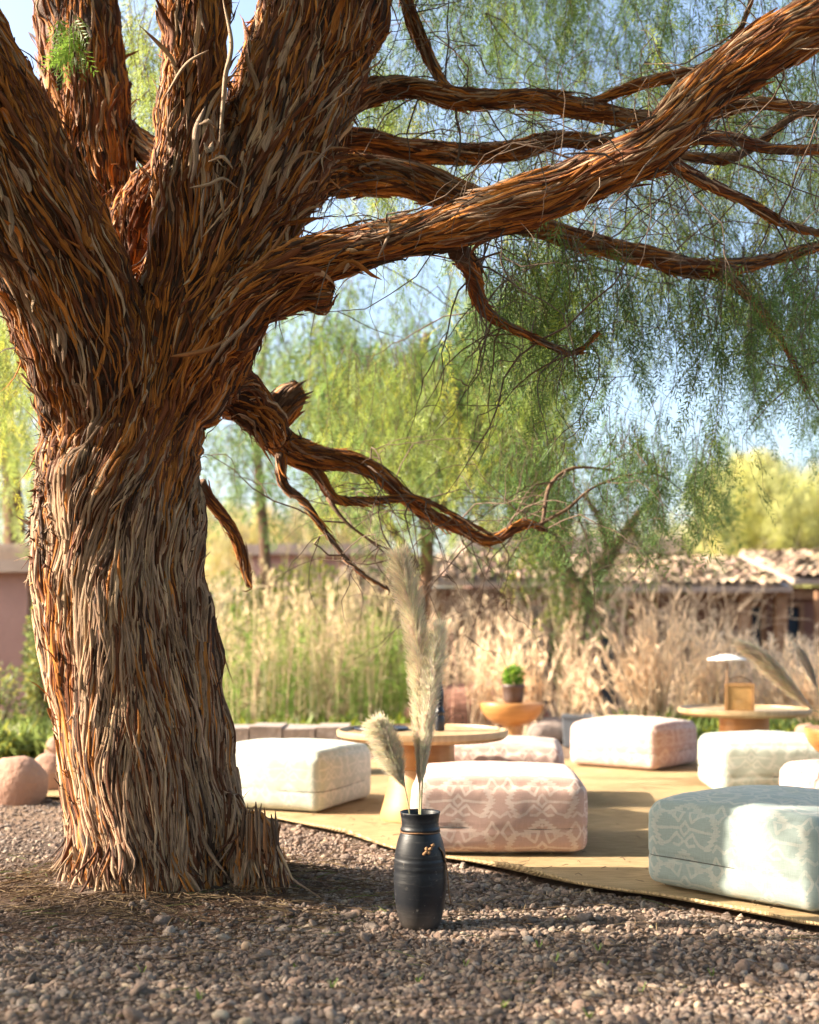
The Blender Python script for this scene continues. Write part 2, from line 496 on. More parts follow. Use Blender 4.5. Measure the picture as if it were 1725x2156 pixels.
# ------------------------------------------------------------------ gravel (geometry nodes: pebbles scattered on points)
def scatter_gravel():
    n = 105000
    d = 2.7 + rng.random(n) ** 1.15 * 5.2
    x = (rng.random(n) * 2 - 1) * (0.40 * d + .35)
    keep = (d < rug_front(x) + .03)
    r = np.hypot(x - TREE[0], d - TREE[1])
    keep &= r > .40
    lit = vn(np.stack([x, d, 0 * x], -1), 1.3, 9)
    dens = np.clip((r - .42) / .5, .25, 1) * np.clip(1.15 + lit * .8, .3, 1)
    dens = np.where((x < -1.25) & (d > 4.2), dens * .35, dens)
    keep &= rng.random(n) < dens
    x = x[keep]; d = d[keep]; n = len(x)
    s = .0066 * np.exp(rng.normal(0, .33, n))
    s = np.where(rng.random(n) < .05, s * 1.8, s)
    z = gh(x, d) + s * rng.uniform(-.1, .55, n)
    me = bpy.data.meshes.new('gravel')
    me.vertices.add(n); me.vertices.foreach_set('co', np.stack([x, d, z], -1).astype(np.float32).ravel())
    a = me.attributes.new('rot', 'FLOAT_VECTOR', 'POINT')
    a.data.foreach_set('vector', np.stack([rng.normal(0, .45, n), rng.normal(0, .45, n), rng.random(n) * 6.3], -1).astype(np.float32).ravel())
    a = me.attributes.new('scl', 'FLOAT_VECTOR', 'POINT')
    a.data.foreach_set('vector', np.stack([s * rng.uniform(.9, 1.6, n), s * rng.uniform(.75, 1.15, n), s * rng.uniform(.5, .85, n)], -1).astype(np.float32).ravel())
    a = me.attributes.new('rnd', 'FLOAT', 'POINT'); a.data.foreach_set('value', rng.random(n).astype(np.float32))
    a = me.attributes.new('pick', 'INT', 'POINT'); a.data.foreach_set('value', rng.integers(0, 5, n).astype(np.int32))
    me.update()
    o = link('gravel', me, MT['pebble'], smooth=False, kind='stuff', label='grey and pinkish gravel covering the ground in front of the tree')
    ng = bpy.data.node_groups.new('gravel_nodes', 'GeometryNodeTree')
    ng.interface.new_socket('Geometry', in_out='INPUT', socket_type='NodeSocketGeometry')
    ng.interface.new_socket('Geometry', in_out='OUTPUT', socket_type='NodeSocketGeometry')
    L = ng.links; G = ng.nodes.new
    gi = G('NodeGroupInput'); go = G('NodeGroupOutput')
    join = G('GeometryNodeGeometryToInstance')
    for k in range(5):
        ico = G('GeometryNodeMeshIcoSphere'); ico.inputs['Subdivisions'].default_value = 3 if k < 2 else 2
        sp = G('GeometryNodeSetPosition'); tn = G('ShaderNodeTexNoise'); tn.noise_dimensions = '4D'
        tn.inputs['Scale'].default_value = .85; tn.inputs['Detail'].default_value = 1.5; tn.inputs['W'].default_value = k * 3.7
        sub = G('ShaderNodeVectorMath'); sub.operation = 'SUBTRACT'; sub.inputs[1].default_value = (.5, .5, .5)
        sc = G('ShaderNodeVectorMath'); sc.operation = 'SCALE'; sc.inputs['Scale'].default_value = 1.25
        L.new(tn.outputs['Color'], sub.inputs[0]); L.new(sub.outputs[0], sc.inputs[0])
        L.new(ico.outputs[0], sp.inputs['Geometry']); L.new(sc.outputs[0], sp.inputs['Offset'])
        ss = G('GeometryNodeSetShadeSmooth'); L.new(sp.outputs[0], ss.inputs['Geometry'])
        sm = G('GeometryNodeSetMaterial'); sm.inputs['Material'].default_value = MT['pebble']
        L.new(ss.outputs[0], sm.inputs['Geometry']); L.new(sm.outputs[0], join.inputs[0])
    iop = G('GeometryNodeInstanceOnPoints'); iop.inputs['Pick Instance'].default_value = True
    def na(nm, dt):
        q = G('GeometryNodeInputNamedAttribute'); q.data_type = dt; q.inputs['Name'].default_value = nm; return q.outputs[0]
    e2r = G('FunctionNodeEulerToRotation'); L.new(na('rot', 'FLOAT_VECTOR'), e2r.inputs[0])
    L.new(gi.outputs[0], iop.inputs['Points']); L.new(join.outputs[0], iop.inputs['Instance'])
    L.new(na('pick', 'INT'), iop.inputs['Instance Index']); L.new(e2r.outputs[0], iop.inputs['Rotation'])
    L.new(na('scl', 'FLOAT_VECTOR'), iop.inputs['Scale']); L.new(iop.outputs[0], go.inputs[0])
    md = o.modifiers.new('gravel_nodes', 'NODES'); md.node_group = ng
scatter_gravel()

# ------------------------------------------------------------------ rocks
def rock_mesh(seed, sx, sy, sz, rough=.28, sub=3):
    bm = bmesh.new(); bmesh.ops.create_icosphere(bm, subdivisions=sub, radius=1)
    p = np.array([v.co[:] for v in bm.verts])
    n = 1 + rough * fbm(p, .9, seed * 5.1, 3) + .35 * rough * fbm(p, 2.6, seed * 3.3, 2)
    q = p * n[:, None]
    q = np.sign(q) * np.abs(q) ** .9
    for v, c in zip(bm.verts, q): v.co = (c[0] * sx, c[1] * sy, c[2] * sz)
    me = bpy.data.meshes.new('rock'); bm.to_mesh(me); bm.free(); return me
def rock(px, py, w, h, label, seed, m='rock', depth=None, group=None, d=None, name='boulder', cat='boulder'):
    """boulder whose foot stands at (px, py); w and h in photo pixels"""
    g = gr(px, py) if d is None else Vector(((px - 862.5) / F_PX * d, d, 0))
    s = F_PX / g.y
    me = rock_mesh(seed, w / s / 2, (depth or w / s / 2 * .8), h / s * .62)
    o = link(name, me, MT[m], label=label, cat=cat, group=group)
    o.location = (g.x, g.y + w / s * .3, h / s * .38 - .01); o.rotation_euler = (0, 0, seed * 1.7)
    o.rotation_euler = (0, 0, (seed % 5) * .25 - .5)
    return o
rock(22, 1695, 140, 100, 'big rounded red boulder at the left edge of the photo', 1)
rock(95, 1668, 80, 84, 'red boulder leaning between the big left boulder and the trunk', 2)
rock(120, 1610, 60, 60, 'pale sunlit boulder just left of the trunk with grass behind', 3)
rock(150, 1660, 70, 60, 'dark shaded boulder touching the left side of the trunk', 4)
rock(150, 1590, 70, 50, 'small red boulder furthest back beside the trunk', 5)
rock(985, 1545, 70, 40, 'grey brown boulder behind the big round table, left of the pedestal stool', 6, 'grey_rock', d=12.2)
rock(850, 1548, 66, 34, 'flat grey boulder behind the back rim of the near table', 7, 'grey_rock', d=12.6)
rock(1160, 1572, 120, 56, 'wide grey brown boulder between pedestal stool and grey planter box', 8, 'grey_rock', d=12.2)
rock(1290, 1560, 80, 40, 'low boulder in the dry stalks just right of the grey planter box', 9, 'grey_rock', d=12.6)
rock(1495, 1585, 44, 44, 'small dark red rock left of the far table base', 10, d=11.0)
rock(1519, 1580, 40, 40, 'orange red rock touching the far table base in view', 11, d=10.6)
rock(1655, 1572, 66, 34, 'rounded pink boulder right of the far table base', 12, d=10.8)
rock(1705, 1575, 60, 60, 'upright red boulder at the right edge behind the glass vase', 13, d=11.2)
rock(1250, 1600, 46, 22, 'low flat stone on the dirt beside the far mauve ottoman', 14, d=11.0)
# single pebbles that stand out from the gravel
def stone(px, py, w, h, label, seed, cm=(.42, .31, .22)):
    g = gr(px, py); s = F_PX / g.y
    me = rock_mesh(seed, w / s / 2, w / s * .4, h / s * .5, .15, 3)
    o = link('pebble', me, simple('pale_pebble', cm, None, 30, .8, .3), label=label, cat='pebble')
    o.location = (g.x, g.y, gh(g.x, g.y) + h / s * .4)
stone(519, 2000, 22, 22, 'tan egg-shaped pebble lying in front of the trunk on shaded gravel', 21, (.40, .28, .19))
stone(98, 2128, 19, 22, 'reddish tan pebble near the lower left corner of the gravel', 22, (.40, .26, .17))
stone(464, 2148, 36, 22, 'largest pale oval pebble at the bottom edge of the photo', 23, (.48, .38, .28))
stone(1112, 1985, 24, 15, 'pale flat pebble right of the black vase at the shadow edge', 24, (.42, .36, .31))

# ------------------------------------------------------------------ the tree
def crom(pts, step):
    """Catmull-Rom through (x,y,z,r) rows at about one ring every step metres"""
    P = np.array(pts, float); P = np.vstack([2 * P[0] - P[1], P, 2 * P[-1] - P[-2]])
    out = []
    for i in range(1, len(P) - 2):
        L = np.linalg.norm(P[i + 1, :3] - P[i, :3]); n = max(1, int(L / step))
        for k in range(n):
            t = k / n; a, b, c, d = P[i - 1:i + 3]
            out.append(.5 * (2 * b + (c - a) * t + (2 * a - 5 * b + 4 * c - d) * t * t + (-a + 3 * b - 3 * c + d) * t ** 3))
    out.append(P[-2]); return np.array(out)
def path(rows, step=.05):
    return crom([(*at(px, py, d), r) for px, py, d, r in rows], step)
def frames(c):
    t = np.gradient(c[:, :3], axis=0); t = norm(t)
    u = np.zeros_like(t); w = Vector(t[0]).orthogonal().normalized(); w = np.array(w)
    for i in range(len(c)):
        w = w - t[i] * w.dot(t[i]); w /= np.linalg.norm(w); u[i] = w
    return t, u, np.cross(t, u)
def tube_mesh_arrays(c, n=20, amp=.08, seed=0, taper_cap=True):
    t, u, w = frames(c)
    a = np.linspace(0, 2 * PI, n, endpoint=False)
    ring = u[:, None] * np.cos(a)[None, :, None] + w[:, None] * np.sin(a)[None, :, None]
    P = c[:, None, :3] + ring * c[:, None, 3:4]
    k = 1 + amp * fbm(P, 6.0, seed, 2) + amp * .6 * vn(np.stack([np.broadcast_to(np.cos(a) * 2.2, P.shape[:2]), np.broadcast_to(np.sin(a) * 2.2, P.shape[:2]), P[..., 0] * .8 + P[..., 2]], -1), 1.0, seed)
    V = (c[:, None, :3] + ring * c[:, None, 3:4] * k[..., None]).reshape(-1, 3)
    m = len(c); i = np.arange(m - 1)[:, None] * n; j = np.arange(n)[None, :]; j2 = (j + 1) % n
    Fq = np.stack([i + j, i + j2, i + n + j2, i + n + j], -1).reshape(-1, 4)
    V = np.vstack([V, c[0, :3], c[-1, :3]])
    e = len(V)
    jj = np.arange(n); c0 = np.stack([(jj + 1) % n, jj, np.full(n, e - 2), np.full(n, e - 2)], 1)
    b = (m - 1) * n; c1 = np.stack([b + jj, b + (jj + 1) % n, np.full(n, e - 1), np.full(n, e - 1)], 1)
    return V, Fq, np.vstack([c0[:, :3], c1[:, :3]])
def tube_obj(name, c, m, parent, n=18, amp=.08, seed=0):
    V, Fq, Ft = tube_mesh_arrays(c, n, amp, seed)
    me = bpy.data.meshes.new(name); me.from_pydata(V.tolist(), [], Fq.tolist() + Ft.tolist()); me.update()
    return link(name, me, m, parent)

tree_loc = Vector((TREE[0], TREE[1], 0))
tree = empty('pepper_tree', (0, 0, 0), label='old pepper tree with thick shaggy red brown trunk and drooping leaves', cat='tree')
LIMBS = {
 'trunk': [(345, 1990, 5.05, 0.402), (343, 1925, 5.05, 0.392), (335, 1870, 5.05, 0.376), (318, 1740, 5.05, 0.357), (300, 1550, 5.05, 0.350), (282, 1400, 5.05, 0.346), (266, 1250, 5.05, 0.342),
           (256, 1080, 5.05, 0.335), (262, 940, 5.05, 0.319), (280, 840, 5.05, 0.321), (300, 740, 5.03, 0.274)],
 'a': [(235, 870, 5.0, .26), (200, 760, 4.92, .27), (125, 570, 4.78, .262), (40, 400, 4.68, .25), (-50, 230, 4.58, .24), (-150, 40, 4.45, .22), (-260, -150, 4.3, .2), (-420, -360, 4.1, .17)],
 'b': [(230, 860, 5.25, .22), (225, 600, 5.45, .21), (200, 380, 5.6, .185), (176, 200, 5.7, .19), (166, 40, 5.8, .19), (150, -150, 5.9, .19), (100, -400, 6.1, .15)],
 'c': [(390, 760, 5.02, .16), (385, 560, 4.93, .15), (395, 380, 4.88, .135), (402, 200, 4.88, .128), (408, 60, 4.9, .128), (415, -120, 4.95, .12), (440, -350, 5.0, .1)],
 'd': [(340, 840, 5.05, .24), (415, 690, 5.05, .275), (455, 560, 5.07, .262), (522, 420, 5.1, .25), (600, 260, 5.17, .25), (655, 120, 5.24, .265), (690, -20, 5.3, .275), (720, -200, 5.35, .26), (800, -450, 5.5, .2)],
 'e': [(250, 580, 5.35, .12), (280, 470, 5.4, .10), (330, 400, 5.4, .09), (420, 340, 5.45, .09)],
 'f0': [(420, 760, 5.0, .14), (480, 690, 4.9, .115), (545, 625, 4.83, .095), (610, 580, 4.80, .09), (690, 543, 4.77, .084), (790, 515, 4.75, .074)],
 'h0': [(560, 420, 5.2, .14), (620, 330, 5.3, .10), (690, 250, 5.4, .06), (745, 205, 5.45, .045)],
 'j0': [(520, 500, 5.2, .15), (600, 420, 5.35, .12), (690, 365, 5.5, .09), (790, 368, 5.6, .08)],
 'burl': [(110, 1010, 5.0, .06), (150, 1060, 4.92, .12), (130, 1130, 4.95, .10), (110, 1200, 5.0, .05)],
 'rfoot': [(480, 1680, 4.95, .06), (510, 1780, 4.9, .075), (535, 1860, 4.86, .09), (560, 1960, 4.82, .12)],
 'r0': [(400, 800, 5.1, .12), (480, 800, 5.25, .10), (540, 865, 5.35, .075), (590, 925, 5.4, .065)],
}
SEGP, SEGD, SEGR = [], [], []
def add_segs(c):
    t = norm(np.gradient(c[:, :3], axis=0)); SEGP.append(c[:, :3]); SEGD.append(t); SEGR.append(c[:, 3])
bmv, bmf = [], []
base = 0
for k, rows in LIMBS.items():
    c = path(rows, .04)
    if k not in ('burl', 'lfoot', 'rfoot'): add_segs(c)
    V, Fq, Ft = tube_mesh_arrays(c, 26, .10, hash(k[0]) % 1 + ord(k[0]))
    bmv += V.tolist(); bmf += (Fq + base).tolist() + (Ft + base).tolist(); base += len(V)
me = bpy.data.meshes.new('trunk_raw'); me.from_pydata(bmv, [], bmf); me.update()
tmp = bpy.data.objects.new('trunk_raw', me); C.objects.link(tmp)
mo = tmp.modifiers.new('r', 'REMESH'); mo.mode = 'VOXEL'; mo.voxel_size = .016
mo = tmp.modifiers.new('s', 'SMOOTH'); mo.factor = .6; mo.iterations = 10
dg = bpy.context.evaluated_depsgraph_get()
tm = bpy.data.meshes.new_from_object(tmp.evaluated_get(dg)); tm.name = 'trunk'
bpy.data.objects.remove(tmp); bpy.data.meshes.remove(me)

SEGP = np.concatenate(SEGP); SEGD = np.concatenate(SEGD); SEGR = np.concatenate(SEGR)
def flow(p, P=None, D=None, Rr=None):
    P = SEGP if P is None else P; D = SEGD if D is None else D; Rr = SEGR if Rr is None else Rr
    out = np.zeros_like(p)
    for s in range(0, len(p), 3000):
        q = p[s:s + 3000]
        dist = np.linalg.norm(q[:, None] - P[None], axis=2) - Rr[None]
        w = np.exp(-np.clip((dist - dist.min(1, keepdims=True)) / .05, 0, 40))
        out[s:s + 3000] = (w[..., None] * D[None]).sum(1)
    return norm(out)
n = len(tm.vertices); vc = np.zeros(n * 3, np.float32); tm.vertices.foreach_get('co', vc); vc = vc.reshape(-1, 3).astype(float)
vnrm = np.zeros(n * 3, np.float32); tm.vertices.foreach_get('normal', vnrm); vnrm = vnrm.reshape(-1, 3)
fl = flow(vc)
# furrows that run with the grain: noise sampled across the grain, stretched along it
side = norm(np.cross(fl, vnrm))
ang = np.arctan2(vc[:, 1] - 5.05, vc[:, 0] + 1.1)
q = vc - fl * (np.sum(vc * fl, 1, keepdims=True)) * .86
disp = .026 * fbm(q, 13, 2, 3) + .02 * fbm(vc, 2.6, 4, 2)
vc = vc + vnrm * disp[:, None]
tm.vertices.foreach_set('co', vc.astype(np.float32).ravel()); tm.update()
trunk = link('trunk', tm, MT['bark'], tree)
BV = BVHTree.FromPolygons([Vector(v) for v in vc], [tuple(p.vertices) for p in tm.polygons])
tree_bvh_verts = vc

def strips(bvh, seeds, dirs, L, w, lift0, lift1, thick, col, m_rings=11, bend=None, seed=0, segs=None):
    """ribbons of bark traced over a surface. seeds (N,3); L, w, lift0 (at the ends), thick arrays (N)."""
    N_ = len(seeds); r2 = np.random.default_rng(100 + seed)
    P = np.zeros((m_rings, N_, 3)); Nn = np.zeros((m_rings, N_, 3)); D = np.zeros((m_rings, N_, 3))
    p = seeds.copy(); step = L / (m_rings - 1)
    offs = r2.normal(0, .10, N_)
    for i in range(m_rings):
        pn = np.zeros_like(p); nn = np.zeros_like(p)
        for k in range(N_):
            h = bvh.find_nearest(p[k])
            pn[k] = h[0]; nn[k] = h[1]
        d = flow(pn, *(segs or ()))
        d = norm(d - nn * np.sum(d * nn, 1, keepdims=True))
        sd = np.cross(d, nn)
        swirl = .42 * np.exp(-((pn[:, 2] - 1.62) / .30) ** 2) * (pn[:, 0] > -1.35) * (segs is None)
        a = offs + .26 * vn(pn, 3.2, 3 + seed) + .20 * vn(pn, 9, 8 + seed) + .12 * vn(pn, 26, 1) + swirl
        d = norm(d * np.cos(a)[:, None] + sd * np.sin(a)[:, None])
        P[i] = pn; Nn[i] = nn; D[i] = d
        p = pn + d * step[:, None]
    # average the normals along each strip so that it does not crinkle
    for _ in range(2): Nn[1:-1] = norm(Nn[:-2] + 2 * Nn[1:-1] + Nn[2:])
    t = np.linspace(0, 1, m_rings)[:, None]
    fray = r2.uniform(.2, .75, N_)[None]
    prof = np.clip(np.sin(PI * np.clip(t, .0, 1)), 0, 1) ** fray
    wv = w[None] * prof * (1 + .55 * vn(P, 24, 20 + seed)) + .0008
    up = lift0[None] * (1 - t) ** 3 + lift1[None] * t ** 3
    droop = up * r2.uniform(0, .8, N_)[None]
    Cc = P + Nn * (.001 + up)[..., None] - np.array([0, 0, 1.0]) * droop[..., None]
    S_ = np.cross(D, Nn)
    S_ = norm(S_ + Nn * (r2.normal(0, .28, N_)[None, :, None] + .3 * (t[..., None] - .5) * r2.normal(0, 1, N_)[None, :, None]))
    tilt = thick[None] * (.5 + prof)
    cs = np.array([-1, -.72, .66, 1.0]); hs = np.array([-.9, 1.0, .75, -.9])
    V = Cc[:, :, None] + S_[:, :, None] * (wv[..., None] * cs)[..., None] + Nn[:, :, None] * (tilt[..., None] * hs)[..., None]
    V = V.transpose(1, 0, 2, 3).reshape(-1, 3)
    b = (np.arange(N_) * m_rings * 4)[:, None, None]; i = (np.arange(m_rings - 1) * 4)[None, :, None]; j = np.arange(3)[None, None]
    a = b + i + j; Fq = np.stack([a, a + 1, a + 5, a + 4], -1).reshape(-1, 4)
    cv = np.repeat(col, m_rings * 4, axis=0) * (1 + .18 * vn(V, 9, 5))[:, None]
    uv = np.stack([np.tile(np.array([0, .35, .7, 1.0]), N_ * m_rings) * (np.repeat(w, m_rings * 4) * 28) + np.repeat(r2.random(N_) * 9, m_rings * 4),
                   np.repeat(np.tile(np.linspace(0, 1, m_rings), N_), 4) * np.repeat(L, m_rings * 4) * 3 + np.repeat(r2.random(N_) * 9, m_rings * 4)], 1)
    return V, Fq, cv, uv
GREY = np.array([.35, .225, .145]); TAN = np.array([.52, .355, .22]); ORG = np.array([.44, .165, .032]); DRK = np.array([.060, .030, .018]); RED = np.array([.17, .055, .018])
def bark_cols(n, orange, r2):
    u = r2.random(n)[:, None]; o = orange[:, None]
    c = np.where(u < .45 * (1 - o), GREY, np.where(u < .62 * (1 - o) + .02, TAN, np.where(u < .62 * (1 - o) + .02 + .38 * o + .05, ORG, np.where(u < .88, RED * (.7 + .3 * o) + DRK * .3, DRK))))
    return c * (r2.uniform(.68, 1.25, n) * (1 + .12 * o[:, 0]))[:, None]  # dark share and brighter orange also stand in for sun and shade contrast
# seeds spread evenly by area over the trunk and limbs
tris = []; 
for p in tm.polygons:
    v = p.vertices; tris.append((v[0], v[1], v[2]))
    if len(v) == 4: tris.append((v[0], v[2], v[3]))
tris = np.array(tris); A, B_, C_ = vc[tris[:, 0]], vc[tris[:, 1]], vc[tris[:, 2]]
cr = np.cross(B_ - A, C_ - A); area = np.linalg.norm(cr, axis=1) * .5; tn = norm(cr)
cen = (A + B_ + C_) / 3
inner = (BV is None)
wt = area * (np.where(tn[:, 1] < .15, 1.0, .22)) * np.where(cen[:, 2] > 3.9, .25, 1.0)
def pick(n, w=None, r2=rng):
    w = wt if w is None else w
    idx = r2.choice(len(tris), n, p=w / w.sum()); a, b = r2.random((2, n)); s = a + b > 1; a = np.where(s, 1 - a, a); b = np.where(s, 1 - b, b)
    return A[idx] + (B_[idx] - A[idx]) * a[:, None] + (C_[idx] - A[idx]) * b[:, None]
def orange_of(p):
    """fresh orange inner bark shows on the upper trunk and the left limb, grey strips lie over the foot"""
    z = p[:, 2]
    o = np.clip((z - 1.5) / .7, 0, 1) * .75 + .12
    o += .45 * np.exp(-((p[:, 0] + 1.02) / .22) ** 2) * np.exp(-((z - 2.0) / .55) ** 2)
    o += .5 * vn(p, 2.3, 40)
    o = np.where(z < 1.45, np.clip(.04 + .6 * (vn(p * np.array([1, 1, .25]), 5, 44) > .45), 0, 1), o)
    return np.clip(o, 0.02, .95)
parts = []
# layer 1: long strips lying close
n = 3000; sd = pick(n, wt * (cen[:, 2] < 2.0)); r2 = np.random.default_rng(9)
sd = sd - flow(sd) * .2
parts.append(strips(BV, sd, None, r2.uniform(.15, .55, n), r2.uniform(.0025, .0098, n), r2.exponential(.003, n), r2.exponential(.005, n), r2.uniform(.005, .013, n), bark_cols(n, orange_of(sd), r2), seed=4, m_rings=12))
n = 6200; sd = pick(n); r2 = np.random.default_rng(1)
low = np.clip((2.0 - sd[:, 2]) / 1.2, 0, 1)
sd = sd - flow(sd) * .15
parts.append(strips(BV, sd, None, r2.uniform(.10, .45, n), r2.uniform(.0016, .0062, n) * (1 + .3 * low), r2.exponential(.004, n), r2.exponential(.005, n), r2.uniform(.003, .008, n) * (1 + .5 * low), bark_cols(n, orange_of(sd), r2), seed=0))
# layer 2: fine fibres with lifted tips
n = 4400; sd = pick(n); r2 = np.random.default_rng(2)
parts.append(strips(BV, sd, None, r2.uniform(.05, .24, n), r2.uniform(.0009, .0030, n), r2.exponential(.010, n), r2.exponential(.012, n), r2.uniform(.001, .003, n), bark_cols(n, orange_of(sd) * .9, r2), m_rings=8, seed=1))
# layer 3: shaggy peeling ribbons round the fork and on the limbs
wz = wt * np.exp(-((cen[:, 2] - 2.9) / .75) ** 2) * (cen[:, 0] > -1.75)
n = 1700; sd = pick(n, wz); r2 = np.random.default_rng(3)
parts.append(strips(BV, sd, None, r2.uniform(.10, .38, n), r2.uniform(.004, .012, n), r2.exponential(.022, n), r2.exponential(.035, n), r2.uniform(.001, .002, n), bark_cols(n, np.clip(orange_of(sd) - .2, .05, 1), r2), m_rings=9, seed=2))
# frayed lower ends that splay over the soil at the foot
n = 900; sd = pick(n, wt * (cen[:, 2] < .28)); r2 = np.random.default_rng(12); sd[:, 2] = np.minimum(sd[:, 2], .16)
parts.append(strips(BV, sd, None, r2.uniform(.08, .26, n), r2.uniform(.002, .009, n), r2.exponential(.035, n), r2.exponential(.006, n), r2.uniform(.002, .006, n), bark_cols(n, np.full(n, .12), r2) * .8, seed=6, m_rings=8))
# layer 4: scaly crust on the burl low on the left flank
wb = wt * np.exp(-((cen[:, 2] - 1.58) / .22) ** 2) * (cen[:, 0] < -1.42)
n = 700; sd = pick(n, wb); r2 = np.random.default_rng(4)
parts.append(strips(BV, sd, None, r2.uniform(.02, .07, n), r2.uniform(.005, .013, n), r2.exponential(.012, n), r2.exponential(.012, n), r2.uniform(.002, .006, n), bark_cols(n, np.full(n, .12), r2) * .7, m_rings=5, seed=3))
def join_parts(parts):
    V, Fq, Cc, U = [], [], [], []; b = 0
    for v, f, c, u in parts: V.append(v); Fq.append(f + b); Cc.append(c); U.append(u); b += len(v)
    return np.concatenate(V), np.concatenate(Fq), np.concatenate(Cc), np.concatenate(U)
V, Fq, Cc, U = join_parts(parts)
link('bark', mesh_np('bark', V, Fq, Cc, U), MT['strip'], tree, kind='stuff')

# prominent loose ribbons, each its own piece
def loose(rows, w, col, kind='bark_strip'):
    pts = [at(*r) for r in rows]; c = crom([(*p, 0) for p in pts], .02)[:, :3]
    t, u, v_ = frames(np.hstack([c, np.zeros((len(c), 1))]))
    s = norm(np.cross(t, np.array([0, -1.0, .2]))); m_ = len(c)
    prof = np.sin(np.linspace(.12, PI - .1, m_)) ** .7 * w
    nrm = norm(np.cross(s, t))
    V = np.stack([c - s * prof[:, None], c + nrm * (w * .35), c + s * prof[:, None], c - nrm * .002], 1).reshape(-1, 3)
    i = np.arange(m_ - 1)[:, None] * 4; j = np.arange(4)[None]; j2 = (j + 1) % 4
    f = np.stack([i + j, i + j2, i + 4 + j2, i + 4 + j], -1).reshape(-1, 4)
    uv = np.stack([np.tile([0, .4, .8, 1.2], m_), np.repeat(np.linspace(0, 1.2, m_), 4)], 1)
    return link(kind, mesh_np(kind, V, f, np.tile(col, (len(V), 1)), uv), MT['strip'], tree)
T1 = (.42, .29, .19); T2 = (.34, .23, .16); T3 = (.36, .15, .05)
for rows, w, c in [
    ([(470, 0, 4.70, 0), (487, 90, 4.68, 0), (475, 160, 4.66, 0), (470, 215, 4.68, 0), (462, 300, 4.66, 0)], .010, T1),
    ([(350, 200, 4.72, 0), (392, 135, 4.66, 0), (440, 105, 4.66, 0)], .008, T1),
    ([(432, 225, 4.74, 0), (413, 275, 4.66, 0), (412, 340, 4.64, 0), (402, 385, 4.64, 0)], .014, T2),
    ([(400, 395, 4.64, 0), (440, 388, 4.60, 0), (470, 375, 4.62, 0), (500, 395, 4.66, 0)], .008, T1),
    ([(440, 340, 4.68, 0), (470, 330, 4.62, 0), (490, 355, 4.62, 0)], .010, T1),
    ([(430, 395, 4.66, 0), (425, 440, 4.62, 0), (424, 510, 4.66, 0)], .007, T2),
    ([(465, 400, 4.66, 0), (468, 430, 4.62, 0), (474, 465, 4.68, 0)], .007, T1),
    ([(360, 750, 4.66, 0), (400, 745, 4.58, 0), (440, 735, 4.58, 0), (475, 715, 4.66, 0)], .011, T3),
    ([(815, 455, 4.66, 0), (820, 490, 4.64, 0), (795, 545, 4.62, 0)], .007, T2),
    ([(455, 270, 4.68, 0), (440, 255, 4.60, 0), (420, 262, 4.62, 0)], .014, T1),
    ([(448, 300, 4.68, 0), (438, 320, 4.60, 0), (430, 300, 4.62, 0)], .013, T1),
    ([(550, 640, 4.66, 0), (520, 680, 4.60, 0), (470, 730, 4.60, 0), (430, 790, 4.66, 0)], .009, T2),
    ([(610, 470, 4.78, 0), (560, 540, 4.70, 0), (480, 590, 4.70, 0)], .009, T3),
    ([(74, 1232, 4.76, 0), (75, 1200, 4.74, 0), (79, 1150, 4.8, 0)], .008, T2),
    ([(655, 250, 4.9, 0), (720, 200, 4.8, 0), (760, 160, 4.78, 0)], .006, T2),
    ([(700, 300, 4.9, 0), (640, 370, 4.82, 0), (600, 430, 4.84, 0)], .008, T2),
]: 
    loose([r[:3] for r in rows], w, c)

# branches that leave the fork: each is a part with its own bark
def bark_on(ob, c, dens, seed, wide=1.0, grey=.5, lift=1.0, mring=9):
    bv = BVHTree.FromPolygons([v.co for v in ob.data.vertices], [tuple(p.vertices) for p in ob.data.polygons])
    L = np.linalg.norm(np.diff(c[:, :3], axis=0), axis=1); ar = (L * (c[1:, 3] + c[:-1, 3]) * PI); n = int(ar.sum() * dens)
    r2 = np.random.default_rng(50 + seed)
    idx = r2.choice(len(L), n, p=ar / ar.sum()); a = r2.random(n)[:, None]
    p = c[idx, :3] * (1 - a) + c[idx + 1, :3] * a; rd = c[idx, 3]
    ph = norm(r2.normal(0, 1, (n, 3)) + np.array([0, -.5, 0])); t = norm(c[idx + 1, :3] - c[idx, :3]); ph = norm(ph - t * np.sum(ph * t, 1, keepdims=True))
    sd = p + ph * rd[:, None]
    segs = (c[:, :3], norm(np.gradient(c[:, :3], axis=0)), c[:, 3])
    rr = np.minimum(rd, .09) / .08
    V, Fq, Cc, U = strips(bv, sd, None, r2.uniform(.10, .40, n) * (.5 + .5 * rr), r2.uniform(.003, .008, n) * wide * (.45 + .55 * rr), r2.exponential(.004, n) * lift, r2.exponential(.006, n) * lift,
                          r2.uniform(.002, .0055, n) * (.4 + .6 * rr), bark_cols(n, np.clip(np.full(n, 1 - grey) + np.where(ph[:, 2] < -.2, .4, 0), 0, .95), r2), m_rings=mring, seed=seed + 5, segs=segs)
    o = link('bark', mesh_np('bark', V, Fq, Cc, U), MT['strip'], ob, kind='stuff')
    return o
BR = []
